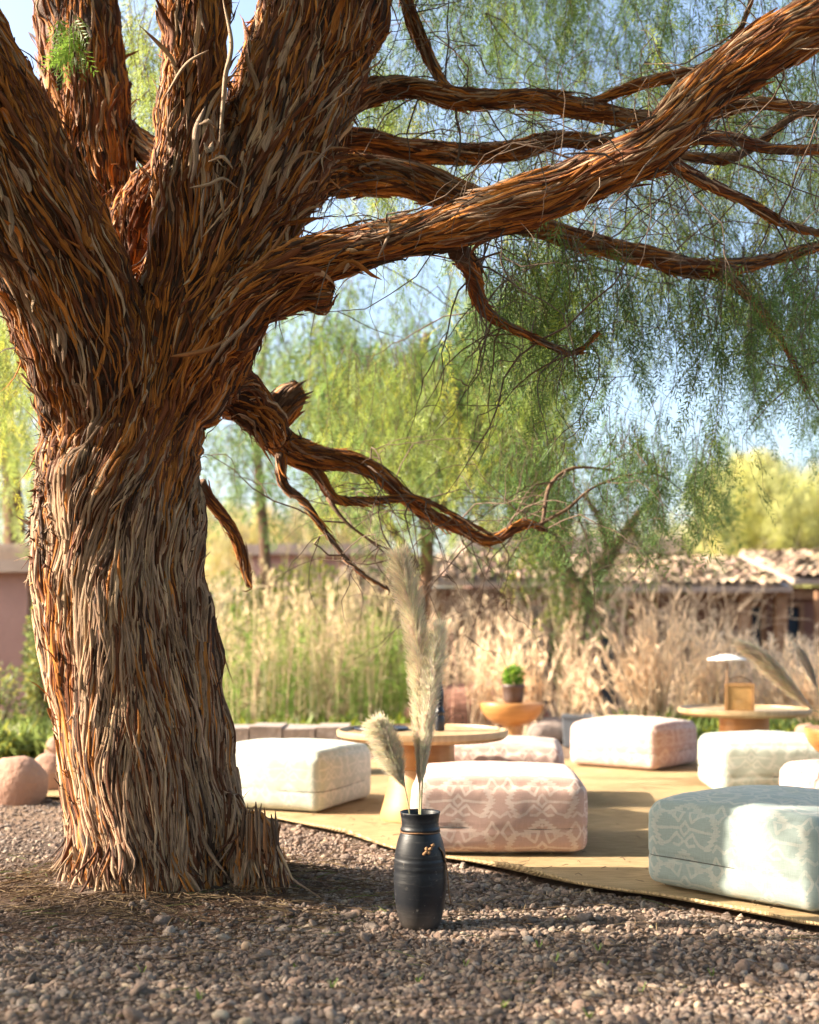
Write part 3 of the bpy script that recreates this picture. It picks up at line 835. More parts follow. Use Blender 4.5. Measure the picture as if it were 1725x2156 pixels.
def branch(rows, seed, dens=900, n=16, step=.05, grey=.5, m='branch', wide=1.0, mring=9):
    c = path(rows, step)
    # small wander so that nothing is drawn with a ruler
    k = np.clip(c[:, 3:4] * 1.0, .008, .03); w = np.stack([fbm(c[:, :3], 3.1, seed + 1, 2), fbm(c[:, :3], 3.1, seed + 2, 2), fbm(c[:, :3], 3.1, seed + 3, 2)], -1)
    c[:, :3] += w * k
    c[:, 3] *= 1 + .16 * fbm(c[:, :3], 4.2, seed + 6, 2)
    o = tube_obj('branch', c, MT[m], tree, n, .12, seed)
    if dens: bark_on(o, c, dens, seed, grey=grey, wide=wide, mring=mring)
    BR.append(c); return o, c
branch([(640, 560, 4.78, .082), (700, 540, 4.77, .080), (790, 515, 4.75, .074), (885, 492, 4.72, .070), (1000, 462, 4.68, .076), (1090, 425, 4.65, .084), (1200, 378, 4.62, .084), (1310, 330, 4.58, .083),
        (1400, 272, 4.55, .083), (1490, 190, 4.52, .088), (1600, 115, 4.48, .088), (1725, 38, 4.45, .086), (1900, -60, 4.4, .08), (2150, -220, 4.35, .06)], 1, 1500, 22, .04, .55, 'bark', 1.15, 10)
branch([(530, 655, 4.85, .06), (590, 632, 4.84, .052), (640, 618, 4.84, .050), (668, 622, 4.83, .062), (684, 626, 4.83, .045)], 2, 2200, 16, .03, .4)
branch([(690, 250, 5.4, .062), (745, 205, 5.45, .047), (800, 182, 5.5, .045), (860, 180, 5.5, .043), (950, 205, 5.5, .042), (1100, 215, 5.5, .040), (1250, 236, 5.5, .038), (1350, 252, 5.5, .034), (1480, 235, 5.5, .03), (1600, 215, 5.5, .026), (1760, 240, 5.5, .02)], 3, 1400, 12, .05, .6)
branch([(1240, 220, 5.5, .02), (1330, 187, 5.45, .021), (1420, 157, 5.4, .018), (1500, 128, 5.35, .014), (1560, 60, 5.3, .010), (1600, -60, 5.2, .006)], 4, 900, 8)
branch([(560, 440, 5.5, .08), (650, 340, 5.8, .058), (750, 302, 5.85, .050), (850, 312, 5.9, .048), (960, 326, 5.9, .046), (1060, 322, 5.9, .042), (1160, 297, 5.95, .034), (1270, 303, 6.0, .026), (1400, 330, 6.0, .018)], 5, 1100, 12, .05, .35)
branch([(690, 365, 5.5, .09), (790, 368, 5.6, .080), (900, 392, 5.65, .078), (990, 425, 5.7, .068), (1100, 470, 5.75, .052), (1200, 496, 5.8, .047), (1330, 525, 5.85, .045), (1440, 556, 5.9, .042), (1540, 560, 5.95, .034), (1640, 540, 6.0, .026), (1760, 505, 6.0, .018)], 6, 1000, 14, .05, .45)
branch([(1380, 320, 4.75, .03), (1480, 380, 4.95, .022), (1560, 412, 5.1, .019), (1640, 465, 5.2, .015), (1760, 500, 5.3, .012)], 7, 700, 8)
branch([(1430, 290, 4.9, .03), (1560, 300, 5.1, .024), (1650, 316, 5.2, .020), (1760, 312, 5.3, .016)], 8, 700, 8)
branch([(1420, 330, 5.3, .02), (1520, 335, 5.35, .020), (1600, 300, 5.35, .018), (1660, 250, 5.3, .012), (1760, 215, 5.3, .01)], 9, 500, 8)
branch([(960, 520, 4.8, .045), (995, 560, 5.0, .035), (1005, 610, 5.1, .030), (1025, 655, 5.15, .024), (1085, 692, 5.2, .016), (1140, 718, 5.25, .012), (1205, 745, 5.3, .009), (1260, 700, 5.3, .006)], 10, 1100, 10, .04, .3)
branch([(1500, 562, 5.95, .03), (1580, 620, 5.9, .024), (1625, 680, 5.85, .018), (1660, 740, 5.8, .012), (1700, 820, 5.8, .007)], 11, 500, 8)
branch([(470, 800, 5.42, 0.1133), (530, 860, 5.85, 0.0851), (590, 925, 5.92, 0.0698), (640, 955, 6.00, 0.0611), (700, 972, 6.05, 0.0502), (780, 988, 6.10, 0.0393), (840, 1032, 6.15, 0.0338), (900, 1078, 6.20, 0.0295), (970, 1112, 6.25, 0.0262), (1030, 1135, 6.30, 0.0229), (1080, 1112, 6.30, 0.0207), (1110, 1103, 6.35, 0.0196), (1145, 1118, 6.35, 0.0109)], 12, 1300, 14, .04, .15, 'bark')
branch([(560, 880, 5.86, 0.0818), (590, 850, 5.80, 0.0764), (610, 825, 5.78, 0.0600), (625, 815, 5.77, 0.0382)], 13, 2200, 14, .03, .5)
branch([(585, 935, 5.95, 0.0491), (640, 970, 6.00, 0.0349), (680, 1010, 6.00, 0.0262), (705, 1050, 6.00, 0.0196), (790, 1053, 6.05, 0.0153), (880, 1050, 6.10, 0.0131), (960, 1085, 6.10, 0.0098), (1035, 1125, 6.30, 0.0065)], 14, 800, 8, .05, .3)
branch([(590, 940, 5.92, 0.0349), (590, 1010, 5.90, 0.0218), (640, 1060, 5.90, 0.0164), (690, 1125, 5.90, 0.0120), (740, 1190, 5.90, 0.0076), (820, 1240, 5.90, 0.0044)], 15, 700, 8, .05, .3)
branch([(425, 1010, 5.65, 0.0319), (450, 1055, 5.70, 0.0277), (490, 1110, 5.75, 0.0255), (513, 1170, 5.80, 0.0213), (524, 1235, 5.80, 0.0128)], 16, 1300, 10, .04, .1)
branch([(1140, 1112, 6.35, 0.0098), (1150, 1060, 6.40, 0.0131), (1165, 1015, 6.50, 0.0109), (1210, 985, 6.60, 0.0087), (1290, 990, 6.70, 0.0065)], 17, 0, 7)
branch([(1130, 1108, 6.35, 0.0087), (1190, 1075, 6.40, 0.0087), (1260, 1020, 6.50, 0.0065), (1370, 990, 6.60, 0.0044)], 18, 0, 7)
branch([(690, 1048, 6.00, 0.0131), (730, 1100, 6.00, 0.0087), (800, 1150, 6.00, 0.0055), (850, 1165, 6.00, 0.0033)], 19, 0, 7)
branch([(850, -40, 5.6, .030), (880, 70, 5.6, .026), (915, 150, 5.55, .018), (960, 200, 5.5, .008)], 20, 900, 8)
branch([(380, 360, 5.45, .08), (300, 310, 5.6, .06), (250, 250, 5.8, .03), (215, 160, 6.0, .02)], 21, 600, 10)
# high and left crown branches outside the frame, they carry the leaves that shade the gravel
branch([(-260, -150, 4.3, .19), (-700, -420, 3.9, .13), (-1300, -600, 3.6, .09), (-2000, -500, 3.4, .05)], 22, 0, 12, .15)
branch([(-150, 40, 4.45, .12), (-700, -60, 4.3, .09), (-1400, -160, 4.2, .06), (-2200, 100, 4.1, .03)], 23, 0, 12, .15)
branch([(720, -200, 5.35, .2), (1100, -500, 6.0, .14), (1500, -600, 6.8, .09), (2100, -500, 7.6, .05)], 24, 0, 12, .15)
branch([(150, -150, 5.9, .15), (0, -400, 6.8, .1), (-300, -450, 8.0, .06)], 25, 0, 10, .15)
branch([(-260, -150, 4.3, .12), (-500, -500, 3.4, .1), (-700, -900, 2.6, .06), (-1100, -1000, 2.0, .04)], 26, 0, 10, .15)
branch([(800, -420, 5.5, .15), (900, -650, 4.6, .1), (1100, -900, 3.8, .06)], 27, 0, 10, .15)

# low cut root stub on the right of the foot
def stub():
    c = crom([(*at(552, 1965, 4.84), .125), (*at(550, 1880, 4.86), .102), (*at(546, 1810, 4.88), .085), (*at(538, 1745, 4.90), .075), (*at(534, 1722, 4.90), .035)], .02)
    o = tube_obj('root_stub', c, MT['bark'], tree, 22, .5, 77)
    bark_on(o, c, 3000, 77, wide=.9, grey=.75, lift=1.5, mring=6)
stub()
_r = np.random.default_rng(5)
for k in range(46):
    px = _r.uniform(494, 588); d = 4.86 - _r.uniform(.0, .14) + abs(px - 550) * .0012; top = 1700 + abs(px - 535) * .25 + _r.uniform(-16, 40); dx = _r.normal(0, 6)
    loose([(px, top + _r.uniform(60, 130), d), (px + dx * .4, top + 40, d - .006), (px + dx, top, d)], _r.uniform(.003, .010), tuple(np.array([(.26, .17, .11), (.14, .08, .05), (.30, .14, .06)][k % 3]) * _r.uniform(.7, 1.2)))

# ------------------------------------------------------------------ leaves
LEAFV, LEAFF, LEAFC = [], [], []
def strand_leaves(P0, L, rs, leaf_len=.13, pairs=7, lf_len=.040, lf_w=.0095, spacing=.05, col=(.085, .15, .035), cvar=.35, sway=.12, yellow=.15, out=None):
    """hanging twigs with feathery compound leaves; P0 (N,3) tops, L (N) lengths. returns stems"""
    r2 = np.random.default_rng(rs); n = len(P0)
    K = np.maximum(2, (L / spacing).astype(int)); tot = K.sum()
    sid = np.repeat(np.arange(n), K); t = (np.arange(tot) - np.repeat(np.cumsum(K) - K, K) + r2.random(tot)) / K[sid]
    drift = np.concatenate([r2.normal(0, sway, (n, 2)), np.zeros((n, 1))], 1); bow = np.concatenate([r2.normal(0, sway * .8, (n, 2)), np.zeros((n, 1))], 1)
    def pos(s, t):
        return P0[s] + (drift[s] * t[:, None] + bow[s] * np.sin(t * PI)[:, None]) * L[s][:, None] - np.array([0, 0, 1.0]) * (L[s] * t)[:, None]
    p = pos(sid, t)
    a = r2.random(tot) * 2 * PI; el = r2.uniform(.35, 1.5, tot)
    ax = norm(np.stack([np.cos(a), np.sin(a), -el], 1)); ll = leaf_len * r2.uniform(.6, 1.3, tot)
    nr = norm(np.cross(ax, r2.normal(0, 1, (tot, 3)))); sd = np.cross(nr, ax)
    m = pairs * 2
    q = np.tile(np.repeat(np.linspace(.12, 1, pairs), 2), tot).reshape(tot, m); sg = np.tile([1.0, -1.0], pairs)[None]
    b = p[:, None] + ax[:, None] * (ll[:, None] * q)[..., None] + np.array([0, 0, -1.0]) * ((q ** 2) * ll[:, None] * .35)[..., None]
    sc = np.sin(np.clip(q * .9 + .15, 0, 1) * PI * .85 + .2) * .6 + .5
    di = norm(sd[:, None] * sg[..., None] * .85 + ax[:, None] * .75 + r2.normal(0, .18, (tot, m, 3)) + np.array([0, 0, -.25]))
    tip = b + di * (lf_len * sc)[..., None]
    hw = ax[:, None] * (lf_w * .5)
    mid = b + di * (lf_len * sc * .4)[..., None]
    V = np.stack([b, mid + hw, tip, mid - hw], 2).reshape(-1, 3)
    k = tot * m; f = np.arange(k * 4).reshape(k, 4)
    base = np.array(col); pc = base * (1 + cvar * r2.normal(0, .5, (n, 1))); pc = np.clip(pc, base * .45, base * 1.8)
    ye = (r2.random(n) < yellow)[:, None]; pc = np.where(ye, pc * np.array([1.9, 1.45, .9]), pc)
    lc = pc[sid] * (1 + .2 * r2.normal(0, 1, (tot, 1)))
    cc = np.repeat(np.clip(lc, .005, .6), m * 4, axis=0)
    (out if out is not None else LOUT).append((V, f, cc))
    tt = np.linspace(0, 1, 6); s_ = np.repeat(np.arange(n), 6)
    return pos(s_, np.tile(tt, n)).reshape(n, 6, 3)
def thin_tubes(P, r0, r1):
    """P (N,K,3) polylines -> three-sided tubes"""
    n, k, _ = P.shape; t = norm(np.gradient(P, axis=1)); u = norm(np.cross(t, np.array([.3, .9, .1]))); w = np.cross(t, u)
    rad = (r0[:, None] * (1 - np.linspace(0, 1, k)) + r1[:, None] * np.linspace(0, 1, k))[..., None]
    V = np.stack([P + (u * math.cos(a) + w * math.sin(a)) * rad for a in (0, 2.094, 4.189)], 2).reshape(-1, 3)
    b = (np.arange(n) * k * 3)[:, None, None]; i = (np.arange(k - 1) * 3)[None, :, None]; j = np.arange(3)[None, None]; j2 = (j + 1) % 3
    return V, np.stack([b + i + j, b + i + j2, b + i + 3 + j2, b + i + 3 + j], -1).reshape(-1, 4)
def join2(lst):
    V = np.concatenate([x[0] for x in lst]); o = np.cumsum([0] + [len(x[0]) for x in lst[:-1]])
    return V, np.concatenate([x[1] + k for x, k in zip(lst, o)]), (np.concatenate([x[2] for x in lst]) if len(lst[0]) > 2 else None)
def region(px0, px1, py0, py1, d0, d1, n, rs):
    r2 = np.random.default_rng(rs); px = r2.uniform(px0, px1, n); py = r2.uniform(py0, py1, n); d = r2.uniform(d0, d1, n)
    return np.stack([(px - 862.5) / F_PX * d, d, CH - (py - HZ) / F_PX * d], 1)
def clumped(P, s=1.1, thr=-.1, o=0):
    return P[vn(P, s, o) > thr]
LOUT = []; STEMS = []
# px range, py range (tops), depth range, count, length range, colour
G1 = (.14, .225, .055); G2 = (.23, .30, .07); G3 = (.095, .165, .05); G4 = (.25, .31, .07)
for k, (a, b, c_, d_, e, f_, n, l0, l1, col, thr) in enumerate([
    (700, 1800, -350, 120, 6.0, 9.5, 720, .5, 1.3, G1, -.15),
    (760, 1760, 80, 420, 6.2, 9.5, 520, .4, 1.0, G2, -.1),
    (1050, 1780, 300, 560, 5.2, 8.0, 430, .35, 1.0, G1, -.1),
    (1000, 1760, 480, 640, 5.3, 7.5, 220, .3, .75, G3, -.1),
    (620, 1230, 520, 760, 6.8, 10.0, 300, .5, 1.2, G1, -.05),
    (640, 1200, 700, 940, 7.2, 10.0, 200, .4, 1.0, G2, -.1),
    (1040, 1200, 880, 1010, 6.7, 7.6, 80, .3, .55, G3, -.9),
    (1250, 1520, 820, 980, 6.2, 8.5, 110, .3, .7, G3, -.2),
    (1560, 1780, 560, 760, 6.5, 8.5, 60, .4, .9, G3, -.3),
    (230, 345, -60, 240, 6.2, 8.0, 60, .3, .8, G4, -.9),
    (-60, 90, 560, 760, 6.5, 9.0, 60, .3, .9, G4, -.9),
]):
    P = clumped(region(a, b, c_, d_, e, f_, n, 200 + k), 1.1, thr, k * 3.3)
    STEMS.append(strand_leaves(P, np.random.default_rng(300 + k).uniform(l0, l1, len(P)), 400 + k, col=col))
# a bright green sprig hanging in front of the dark limb at the upper left
P = region(110, 165, 20, 45, 4.9, 5.1, 7, 901)
STEMS.append(strand_leaves(P, np.full(len(P), .20), 902, col=(.12, .20, .03), leaf_len=.09, spacing=.03, yellow=0))
near = join2(LOUT)
link('foliage', mesh_np('foliage', *near), MT['leaf'], tree, smooth=False, kind='stuff')
# unseen rest of the crown, added and thinned to block sun and sky in streaks
LOUT = []
def shade_curtain(x0, x1, y0, y1, z0, z1, n, l0, l1, rs, thr=-2, lf=.06, lw=.016):
    r2 = np.random.default_rng(rs); P = np.stack([r2.uniform(x0, x1, n), r2.uniform(y0, y1, n), r2.uniform(z0, z1, n)], 1)
    if thr > 5: q = P[:, 2] + .577 * P[:, 0]; P = P[(P[:, 1] < 4.1) | (q < .12) | (q > 1.35)]  # drops strands that would shade the plumes and front ottoman
    P = clumped(P, 1.0, thr, rs) if thr < 5 else P[vn(np.stack([(P[:, 0] + 1.73 * P[:, 2]) * .45, P[:, 1] * 7.5, np.zeros(len(P))], 1), 1.0, rs) > thr - 10 - 3 * np.clip(P[:, 1] - 3.9, 0, 1)]; P = P[(P[:, 0] < -.42 * P[:, 1] - .45) | (P[:, 2] - l1 > 1.05 + .56 * P[:, 1] + .1)]  # strands kept by where their shadow lands, so gaps form sun streaks
    STEMS.append(strand_leaves(P, r2.uniform(l0, l1, len(P)), rs + 1, leaf_len=.16 if thr < 5 else .09, pairs=5, lf_len=lf, lf_w=lw, spacing=.06 if lf < .1 else .10, col=G1))
shade_curtain(-6.5, -2.2, 2.3, 4.5, 1.9, 4.6, 2600, .15, .5, 501, 10.02)
shade_curtain(-7.5, -3.0, 4.3, 5.4, 3.8, 5.8, 9, .3, .8, 503, -.5)
shade_curtain(-8, -2.2, -1.5, 2.6, 2.6, 5.0, 300, .7, 1.4, 505, -.4)
shade_curtain(-3.8, 6.5, -6, 8.8, 5.6, 8.8, 1900, .8, 1.6, 507, -.45, .13, .045)  # unseen overhead leaves added to dim the skylight
shade_curtain(-6, 7, -7, 1.2, 3.0, 5.6, 500, .8, 1.6, 511, -.3, .13, .045)  # unseen leaves added behind the camera to deepen the shade
shade_curtain(-9, -4, 5.6, 9.0, 3.6, 5.6, 8, .5, 1.0, 509, .1)
link('foliage', mesh_np('foliage', *join2(LOUT)), MT['leaf'], tree, smooth=False, kind='stuff')
# fine twigs: the stems of the strands, and bare wandering twiglets
st = np.concatenate(STEMS); V1 = thin_tubes(st, np.full(len(st), .0028), np.full(len(st), .0008))
def wander(n, rs, base_pts, L0, L1, r0, down=.35, K=9):
    r2 = np.random.default_rng(rs); p = base_pts[r2.integers(0, len(base_pts), n)]
    L = r2.uniform(L0, L1, n); d = norm(r2.normal(0, 1, (n, 3)) * np.array([1, .6, .6])); out = [p]
    for i in range(K - 1):
        d = norm(d + r2.normal(0, .28, (n, 3)) + np.array([0, 0, -down * .35])); p = p + d * (L / (K - 1))[:, None]; out.append(p)
    P = np.stack(out, 1); return P, thin_tubes(P, r0 * r2.uniform(.6, 1.3, n), np.full(n, .0008))
bp = np.concatenate([c[2:, :3] for i, c in enumerate(BR) if i < 21 and i not in (1, 12)])
bp = bp[(bp[:, 0] > -.35)]
PW, V2 = wander(300, 61, bp, .3, 1.1, .0050)
ends = PW[:, 3:7].reshape(-1, 3)
PW2, V3 = wander(480, 62, ends, .15, .5, .0026)
hp = region(850, 1725, -100, 700, 5.6, 8.5, 110, 63); PW3, V4 = wander(110, 64, hp, .4, 1.1, .0040, .6)
link('twigs', mesh_np('twigs', *join2([V1, V2, V3, V4])[:2]), MT['twig'], tree, kind='stuff')
# bare pale twiglets in front of the upper branches
bp2 = np.concatenate([c[:, :3] for c in (BR[2][8:26], BR[0][20:50])]); PT, V5 = wander(70, 66, bp2, .12, .38, .0035, .2, 7)
link('bare_twigs', mesh_np('bare_twigs', *V5), simple('pale_twig', (.42, .31, .22), None, 20, .9, 0), tree, kind='stuff')

# ragged splinters on the cut branch ends
_r = np.random.default_rng(6)
for k in range(34):
    a = _r.random() * 6.28; q = _r.uniform(.2, 1) * 26; x0, y0, d = 612, 838, 5.78; e = _r.uniform(8, 30)
    loose([(x0 - 34 + math.cos(a) * q * .9, y0 + 40 + math.sin(a) * q, d - .05), (x0 + math.cos(a) * q, y0 + math.sin(a) * q, d - .07), (x0 + 14 + math.cos(a) * q * 1.15 + e * .5, y0 - 8 + math.sin(a) * q * 1.1 - e * .3, d - .05)], _r.uniform(.003, .009), tuple(np.array([(.26, .17, .11), (.14, .08, .05), (.34, .15, .05)][k % 3]) * _r.uniform(.7, 1.2)))
for k in range(22):
    a = _r.random() * 6.28; q = _r.uniform(.2, 1) * 19; x0, y0, d = 672, 622, 4.82; e = _r.uniform(4, 20)
    loose([(x0 - 46, y0 + math.sin(a) * q * .9, d - .05 * abs(math.cos(a))), (x0, y0 + math.sin(a) * q, d - .055 * abs(math.cos(a))), (x0 + 10 + e, y0 + math.sin(a) * q * 1.2, d - .04)], _r.uniform(.003, .008), tuple(np.array([(.30, .17, .09), (.14, .08, .05), (.38, .17, .05)][k % 3]) * _r.uniform(.7, 1.2)))
# leaf and bark litter about the foot
def litter():
    r2 = np.random.default_rng(71); n = 3600
    a = r2.random(n) * 2 * PI; rr = .37 + r2.exponential(.22, n); x = TREE[0] + np.cos(a) * rr * 1.25; y = TREE[1] + np.sin(a) * rr - .05
    x[2600:] = r2.uniform(-2.2, 1.6, n - 2600); y[2600:] = r2.uniform(3.0, 5.2, n - 2600)
    k = y < rug_front(x) - .03; x = x[k]; y = y[k]; n = len(x)
    on = (r2.random(n) < .028) & (rr[:n] < 9); xr = r2.uniform(-.7, 2.2, n); yr = rug_front(xr) + .08 + r2.exponential(.7, n); x = np.where(on, xr, x); y = np.where(on, yr, y)
    L = r2.uniform(.015, .09, n) * np.where(on, .45, 1); th = r2.random(n) * PI; dx = np.cos(th) * L; dy = np.sin(th) * L * .8; z = np.where(on, .024, gh(x, y) + .010)
    P = np.stack([np.stack([x - dx, y - dy, z + r2.uniform(0, .012, n)], -1), np.stack([x + dx * .1, y + dy * .2, z + r2.uniform(.004, .016, n)], -1), np.stack([x + dx, y + dy, z + r2.uniform(0, .014, n)], -1)], 1)
    V, f = thin_tubes(P, r2.uniform(.0008, .0028, n), r2.uniform(.0006, .0018, n))
    c = np.array([[.20, .13, .08], [.13, .085, .055], [.32, .23, .13], [.085, .05, .033], [.18, .20, .07]])[r2.choice(5, n, p=[.35, .3, .2, .12, .03])]
    link('leaf_litter', mesh_np('leaf_litter', V, f, np.repeat(c, 9, axis=0)), MT['straw'], kind='stuff', label='dry straw, bark shreds and dead twigs strewn round the foot of the tree')
litter()
def sprouts():
    r2 = np.random.default_rng(72); V = []; f = []; b = 0
    for px, py in [(1135, 2000), (1170, 2030), (1260, 2010), (1275, 2040), (700, 2075), (620, 2040), (980, 2030), (880, 2060), (300, 2050), (1500, 2055), (1600, 2095), (1350, 2090), (1060, 2120), (420, 2110), (1240, 2140)]:
        g = gr(px, py); z = gh(g.x, g.y)
        for k in range(r2.integers(3, 8)):
            a = r2.random() * 6.3; l = r2.uniform(.012, .035); w = .0022; t = np.array([math.cos(a), math.sin(a), 0]); s = np.array([-t[1], t[0], 0]) * w
            o = np.array([g.x, g.y, float(z) + .008]) + t * .004
            V += [o - s, o + s, o + t * l * .5 + [0, 0, l * .8] + s * .8, o + t * l * .5 + [0, 0, l * .8] - s * .8]; f.append([b, b + 1, b + 2, b + 3]); b += 4
    link('grass_sprouts', mesh_np('grass_sprouts', np.array(V), np.array(f), np.tile((.16, .24, .04), (len(V), 1))), MT['leaf'], smooth=False, kind='stuff', label='tiny green grass sprouts between the pebbles')
sprouts()

# ------------------------------------------------------------------ ottomans
def ottoman_meshes(seed, sx=.80, sy=.80, h=.355):
    r2 = np.random.default_rng(seed); nxy, nz = 56, 26
    V = []; F = []; UV = []; 
    def face(o, u, v, nu, nv, uvf):
        b = len(V)
        for j in range(nv + 1):
            for i in range(nu + 1):
                a, c = -1 + 2 * i / nu, -1 + 2 * j / nv
                V.append([o[k] + u[k] * a + v[k] * c for k in range(3)]); UV.append(uvf(a, c))
        for j in range(nv):
            for i in range(nu):
                q = b + j * (nu + 1) + i; F.append((q, q + 1, q + nu + 2, q + nu + 1))
    hx, hy, hz = sx / 2, sy / 2, h / 2
    face((0, -1, 0), (1, 0, 0), (0, 0, 1), nxy, nz, lambda a, c: (hx * a, hz * c))
    face((1, 0, 0), (0, 1, 0), (0, 0, 1), nxy, nz, lambda a, c: (2 * hx + hy * a + .03, hz * c))
    face((0, 1, 0), (-1, 0, 0), (0, 0, 1), nxy, nz, lambda a, c: (4 * hx + hx * a + .06, hz * c))
    face((-1, 0, 0), (0, -1, 0), (0, 0, 1), nxy, nz, lambda a, c: (-2 * hx + hy * a - .03, hz * c))
    face((0, 0, 1), (1, 0, 0), (0, 1, 0), nxy, nxy, lambda a, c: (hx * a, hz + hy + hy * c))
    face((0, 0, -1), (-1, 0, 0), (0, 1, 0), 12, 12, lambda a, c: (hx * a, -hz - hy + hy * c))
    V = np.array(V)
    P = V * np.array([hx, hy, hz]); r = .062
    q = np.clip(P, [-hx + r, -hy + r, -hz + r], [hx - r, hy - r, hz - r]); dlt = P - q; ln = np.linalg.norm(dlt, axis=1, keepdims=True)
    # push out so that edges become quarter rounds
    P = q + dlt / np.maximum(ln, 1e-6) * np.minimum(ln, r)
    u, v, w = V[:, 0], V[:, 1], V[:, 2]
    cx, cyy = np.cos(u * PI / 2).clip(0, 1), np.cos(v * PI / 2).clip(0, 1); cz = np.cos(w * PI / 2).clip(0, 1)
    P[:, 2] += np.where(w > 0, .046 * (cx * cyy) ** .55 * np.clip(w, 0, 1), 0)
    P[:, 0] += np.sign(u) * .016 * cyy * cz * np.clip(np.abs(u), 0, 1) ** 6
    P[:, 1] += np.sign(v) * .016 * cx * cz * np.clip(np.abs(v), 0, 1) ** 6
    nrm = norm(P - q + np.sign(dlt) * 1e-4)
    # soft folds: along the top edge and at the corners, and large dents
    edge = np.exp(-((P[:, 2] - hz + .035) / .03) ** 2)
    fold = np.abs(vn(np.stack([P[:, 0] * 26, P[:, 1] * 26, P[:, 2] * 3], 1), 1.0, seed))
    P += nrm * (-.0085 * edge * fold)[:, None]
    P += nrm * (.006 * fbm(P, 5, seed, 2) + .0025 * fbm(P, 14, seed + 9, 2))[:, None]
    top = (w > .98); P[:, 2] += np.where(top, .004 * fbm(P * [1, 3, 1], 4, seed + 3, 2), 0)
    zs = -.045 + .004 * np.sin(P[:, 0] * 6 + seed) + .004 * np.sin(P[:, 1] * 7)     # the zip seam
    g = np.exp(-((P[:, 2] - zs) / .006) ** 2) * (np.abs(w) < .98)
    P -= nrm * (.007 * g)[:, None]
    P[:, 2] += hz + .0
    me = bpy.data.meshes.new('ottoman'); 
    me2 = mesh_np('cushion', P, np.array(F), None, np.array(UV))
    bpy.data.meshes.remove(me)
    bm = bmesh.new(); bm.from_mesh(me2); bmesh.ops.remove_doubles(bm, verts=bm.verts, dist=.0006); bm.to_mesh(me2); bm.free()
    # seam ring, follows the groove
    pts = []
    n = 120
    for k in range(n):
        t = k / n * 4; s = int(t); a = -1 + 2 * (t - s); X_, Y_ = [(a, -1), (1, a), (-a, 1), (-1, -a)][s]
        x = X_ * hx; y = Y_ * hy; qx = max(-hx + r, min(hx - r, x)); qy = max(-hy + r, min(hy - r, y)); dx, dy = x - qx, y - qy; l = max(math.hypot(dx, dy), 1e-6); l2 = min(l, r)
        x = qx + dx / l * l2 * .96; y = qy + dy / l * l2 * .96
        x += math.copysign(.015, X_) * math.cos(Y_ * PI / 2) * (abs(X_) ** 6); y += math.copysign(.015, Y_) * math.cos(X_ * PI / 2) * (abs(Y_) ** 6)
        pts.append((x * .994, y * .994, hz - .045 + .004 * math.sin(x * 6 + seed) + .004 * math.sin(y * 7)))
    pts.append(pts[0])
    sm = MB().tube(pts, .0022, 5, False).mesh('seam')
    return me2, sm
def ottoman(corner, angle, m, label, seed, origin='fl', zb=.021):
    """corner = ground position of the front-left (fl) or front-right (fr) corner; angle turns the front edge"""
    ca, sa = math.cos(angle), math.sin(angle); s = .4 if origin == 'fl' else -.4
    cx = corner[0] + ca * s - sa * .4; cyy = corner[1] + sa * s + ca * .4
    o = empty('ottoman', (cx, cyy, zb), angle, label=label, cat='ottoman', group='square printed floor ottomans on the rug')
    a, b = ottoman_meshes(seed)
    link('cushion', a, MT[m], o); link('seam', b, MT['seam'], o, False); return o
ottoman((-.53, 7.06), -R(21.3), 'pale', 'pale cream green ottoman directly right of the tree trunk, in front of the low wall', 3, 'fr')
_o = ottoman((.015, 5.72), R(-2.5), 'pink', 'pink ottoman with bold white geometric print right behind the black vase', 4)
_o.scale = (1.06, 1, 1); _o.location.x += .02
ottoman((.95, 7.36), R(-7), 'mauve', 'faded pink ottoman half hidden behind the bold pink one, beside the near table', 5, 'fr')
a4 = math.atan2(-.46, .59); ottoman((1.948, 9.37), a4, 'mauve', 'mauve pink ottoman farthest back, its corner turned to the camera near the grey planter', 6, 'fr')
ottoman((2.05, 7.86), R(-3), 'pale', 'pale sage ottoman in front of the far round table', 7)
ottoman((2.06, 5.86), R(0), 'mauve', 'light pink ottoman cut off by the right edge above the front green one', 8)
ottoman((.984, 5.01), math.atan2(-.728, .685), 'green', 'large sage green printed ottoman in the lower right corner, nearest of all', 9)

# ------------------------------------------------------------------ black vase with pampas plumes
vg = gr(885, 1950); vx, vy = vg.x, 4.40
vz = float(gh(vx, vy)) + .004
vase = empty('black_vase', (vx, vy, vz), label='tall black wooden milk-jar vase holding cream pampas plumes on the gravel', cat='vase')
prof = [(0, 0), (.062, 0), (.071, .006), (.080, .03), (.089, .07), (.0955, .12), (.098, .17), (.0975, .205), (.0960, .213), (.0972, .220), (.0970, .232), (.0955, .239), (.0968, .246), (.0955, .255), (.0940, .258), (.0945, .264),
        (.091, .29), (.084, .32), (.0765, .342), (.071, .353), (.0690, .357), (.0735, .361), (.0740, .366), (.0705, .370), (.0685, .378), (.0690, .384), (.0680, .387), (.0700, .396), (.0695, .400), (.0715, .409), (.0735, .420), (.0755, .4255), (.0745, .428), (.0700, .427),
        (.0655, .420), (.062, .39), (.060, .35), (.07, .30), (.07, .25), (0, .24)]
vo = MB().lathe(prof, 72).build('jar', MT['vase'], vase, True)
kn = MB()
def helix(m, cpt, rad, turns, rr, ax):
    pts = []
    for k in range(turns * 12 + 1):
        a = k / 12 * 2 * PI; pts.append((cpt[0] + math.cos(a) * rad * ax[0] + k * .0002, cpt[1] + math.sin(a) * rad * .6, cpt[2] + math.sin(a + .5) * rad * ax[1]))
    m.tube(pts, rr, 7)
